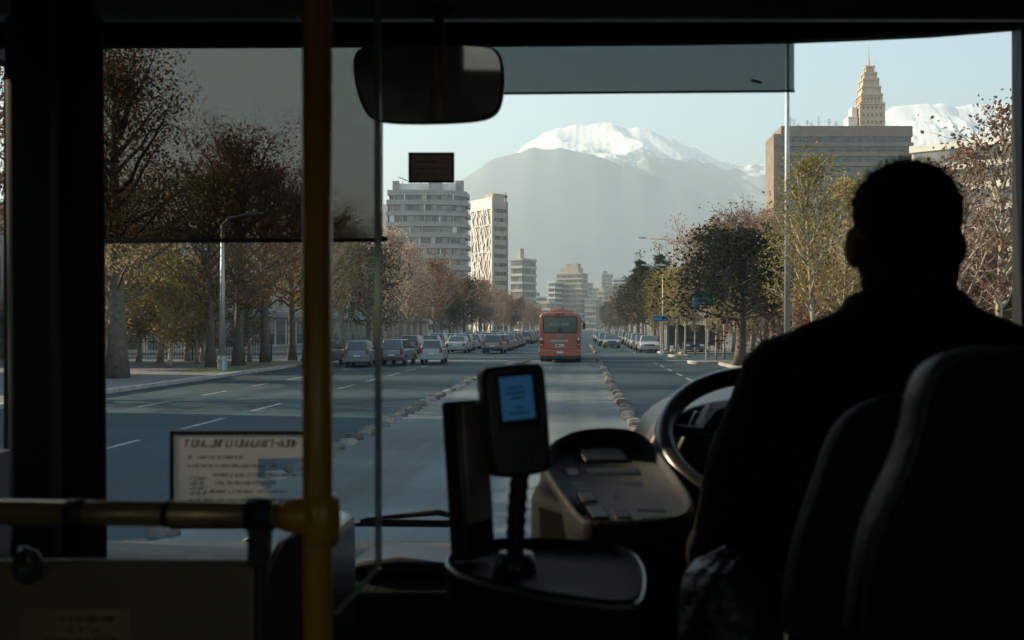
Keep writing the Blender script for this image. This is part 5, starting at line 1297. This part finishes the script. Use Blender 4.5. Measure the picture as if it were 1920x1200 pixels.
for sx, S in ((-1, LS), (1, RS)):
    b.tube([S + Vector((sx * -.03, 0, 0)), S.lerp(ELB[sx], .5), ELB[sx], ELB[sx].lerp(WRI[sx], .4), WRI[sx]], [.062, .05, .043, .038, .026], 14)
    b.ellipsoid(ELB[sx], (.043, .043, .043), 12, 8)
    # hand: palm over the rim, five fingers curling round it
    h = HAND[sx]; tdir = (h - wc); tdir.normalize(); along = (wp((math.pi + 1.0 if sx < 0 else -.55) + .05, .232) - h).normalized() * (1 if sx < 0 else -1); upn = Vector((0, -math.sin(tl), math.cos(tl)))
    pc = h + upn * .024 + tdir * .018
    b.tube([WRI[sx], WRI[sx].lerp(pc, .5), pc + upn * .002], [.027, .032, .034], 12)
    b.ellipsoid(pc, (.040, .040, .020), 16, 10, Matrix((along, tdir, upn)).transposed())
    for q in range(4):
        o0 = pc + along * (-.028 + q * .0187) + upn * .004; ln = (.85, 1.0, .97, .78)[q]
        b.tube([o0, o0 - tdir * .030 * ln, o0 - tdir * .048 * ln - upn * .016, o0 - tdir * .046 * ln - upn * .038 * ln, o0 - tdir * .028 * ln - upn * .050 * ln], [.0098, .0092, .0086, .0080, .0066], 8)
    o0 = pc + along * .034
    b.tube([o0, o0 + along * .018 - upn * .012, o0 + along * .022 - tdir * .016 - upn * .034], [.0115, .0105, .008], 8)
    # legs
    hp_ = hips + Vector((sx * .095, 0, 0)); kn = Vector((hx + sx * .13, 1.88, 1.66)); an = Vector((hx + sx * .12, 1.98, 1.20))
    b.tube([hp_, hp_.lerp(kn, .5), kn], [.088, .078, .060], 16); b.ellipsoid(kn, (.06, .06, .06), 14, 10); b.tube([kn, kn.lerp(an, .4), an], [.057, .053, .036], 14)
    b.tube([an + Vector((0, -.04, -.05)), an + Vector((0, .05, -.06)), an + Vector((0, .16, -.075))], [.036, .036, .026], 12)
body = remesh(b, 'body', skin, .0058, 3, dr)
# coat: a fuller layer over trunk and arms with a raised collar
b = MB(); torso(b, .026)
for sx, S in ((-1, LS), (1, RS)):
    b.tube([S + Vector((sx * -.06, 0, .022)), S + Vector((sx * .012, 0, .0)), S.lerp(ELB[sx], .5) + Vector((sx * .01, -.01, 0)), ELB[sx] + Vector((0, 0, -.01)), ELB[sx].lerp(WRI[sx], .5), WRI[sx]], [.082, .088, .082, .072, .058, .043], 18)
    b.ellipsoid(ELB[sx], (.074, .074, .07), 14, 10); b.ellipsoid(S + Vector((sx * .0, 0, .012)), (.086, .080, .070), 16, 10)
rings = []
for z, rr, yy in ((sh + .03, .150, 1.53), (sh + .085, .118, 1.535), (sh + .125, .096, 1.54), (hc.z - .122, .092, 1.543), (hc.z - .098, .079, 1.543)):
    rings.append([(hx + rr * 1.08 * math.cos(a), yy + rr * math.sin(a) * .95, z - (.03 if math.sin(a) > .6 else 0)) for a in [6.283 * k / 28 for k in range(28)]])
b.loft(rings)
for sx in (-1, 1): b.tube([Vector((hx + sx * .07, 1.535, sh + .075)), LS + Vector((.05, 0, .055)) if sx < 0 else RS + Vector((-.05, 0, .055)), (LS if sx < 0 else RS) + Vector((sx * .03, 0, .01))], [.075, .058, .07], 14)
coat = remesh(b, 'coat', coatm, .008, 4, dr)
tx = bpy.data.textures.new('folds', 'CLOUDS'); tx.noise_scale = .09
dm = coat.modifiers.new('folds', 'DISPLACE'); dm.texture = tx; dm.strength = .014; dm.mid_level = .5
b = MB()
for sx in (-1, 1):
    hp_ = hips + Vector((sx * .095, 0, 0)); kn = Vector((hx + sx * .13, 1.88, 1.66)); an = Vector((hx + sx * .12, 1.98, 1.20))
    b.tube([hp_, hp_.lerp(kn, .5), kn], [.102, .092, .075], 16); b.ellipsoid(kn, (.075, .075, .075), 14, 10); b.tube([kn, kn.lerp(an, .4), an], [.072, .068, .058], 14)
b.ellipsoid(hips, (.19, .14, .11), 20, 12); remesh(b, 'trousers', trous, .01, 3, dr)
# short hair: a cap over the skull, trimmed at nape and ears, with a rough outline
b = MB(); b.ellipsoid(hc + Vector((0, -.007, .018)), (.0815, .101, .0815), 64, 48)
nape = []
for z, rx, ry, yy in ((-.02, .0765, .093, -.007), (-.05, .0715, .087, -.010), (-.08, .0675, .080, -.014), (-.104, .066, .075, -.017), (-.120, .066, .073, -.019)):
    nape.append([hc + Vector((rx * math.cos(a), yy + ry * math.sin(a), z)) for a in [math.pi + math.pi * k / 24 for k in range(25)]])
keep = []
vv = [Vector(v) - hc for v in b.v]
def hairy(p):
    if p.y > .072 - .25 * max(0, .06 - p.z): return False
    if p.z < -.094 - .02 * p.y: return False
    if p.y > .005 and p.z < .03: return False
    if abs(p.x) > .066 and p.z < -.016 + .15 * p.y: return False
    return True
b.f = [f for f in b.f if all(hairy(vv[i]) for i in f)]; b.m = [0] * len(b.f)
o_ = len(b.v); b.v += [tuple(p) for r_ in nape for p in r_]
for i_ in range(4):
    for j_ in range(24): b.f.append([o_ + i_ * 25 + j_, o_ + i_ * 25 + j_ + 1, o_ + (i_ + 1) * 25 + j_ + 1, o_ + (i_ + 1) * 25 + j_]); b.m.append(0)
hr = part('hair', b, hairm, dr, smooth=True)
so_ = hr.modifiers.new('solid', 'SOLIDIFY'); so_.thickness = .006; so_.offset = -1
sb2 = hr.modifiers.new('sub', 'SUBSURF'); sb2.levels = 1; sb2.render_levels = 1
tx2 = bpy.data.textures.new('hair_noise', 'CLOUDS'); tx2.noise_scale = .008
dm = hr.modifiers.new('rough', 'DISPLACE'); dm.texture = tx2; dm.strength = .009; dm.mid_level = .5
# stray short hairs along the outline
b = MB(); r7 = random.Random(17)
for _ in range(900):
    d = Vector((r7.gauss(0, 1), r7.gauss(0, 1) - .4, r7.gauss(.6, .8))).normalized()
    p = Vector((d.x * .085, d.y * .105 - .007, d.z * .0865 + .018))
    if not hairy(p): continue
    q = (d + Vector((r7.gauss(0, .35), r7.gauss(0, .35), r7.gauss(.1, .3)))).normalized()
    b.tube([hc + p * .99, hc + p + q * r7.uniform(.004, .008)], [.0009, .0003], 3, cap=False)
part('stray_hair', b, hairm, hr)

# ------------------------------------------------------------------ air
hz = bpy.data.materials.new('haze_air'); hz.use_nodes = True
n, l = hz.node_tree.nodes, hz.node_tree.links
n.remove(n['Principled BSDF'])
pv = n.new('ShaderNodeVolumePrincipled'); pv.inputs['Color'].default_value = (.735, .915, .98, 1); pv.inputs['Density'].default_value = .00034; pv.inputs['Anisotropy'].default_value = .2
l.new(pv.outputs[0], n['Material Output'].inputs['Volume'])
b = MB(); b.box((-6000, -1000, -2), (6000, 8200, 985)); o = part('haze', b, hz); o['kind'] = 'stuff'
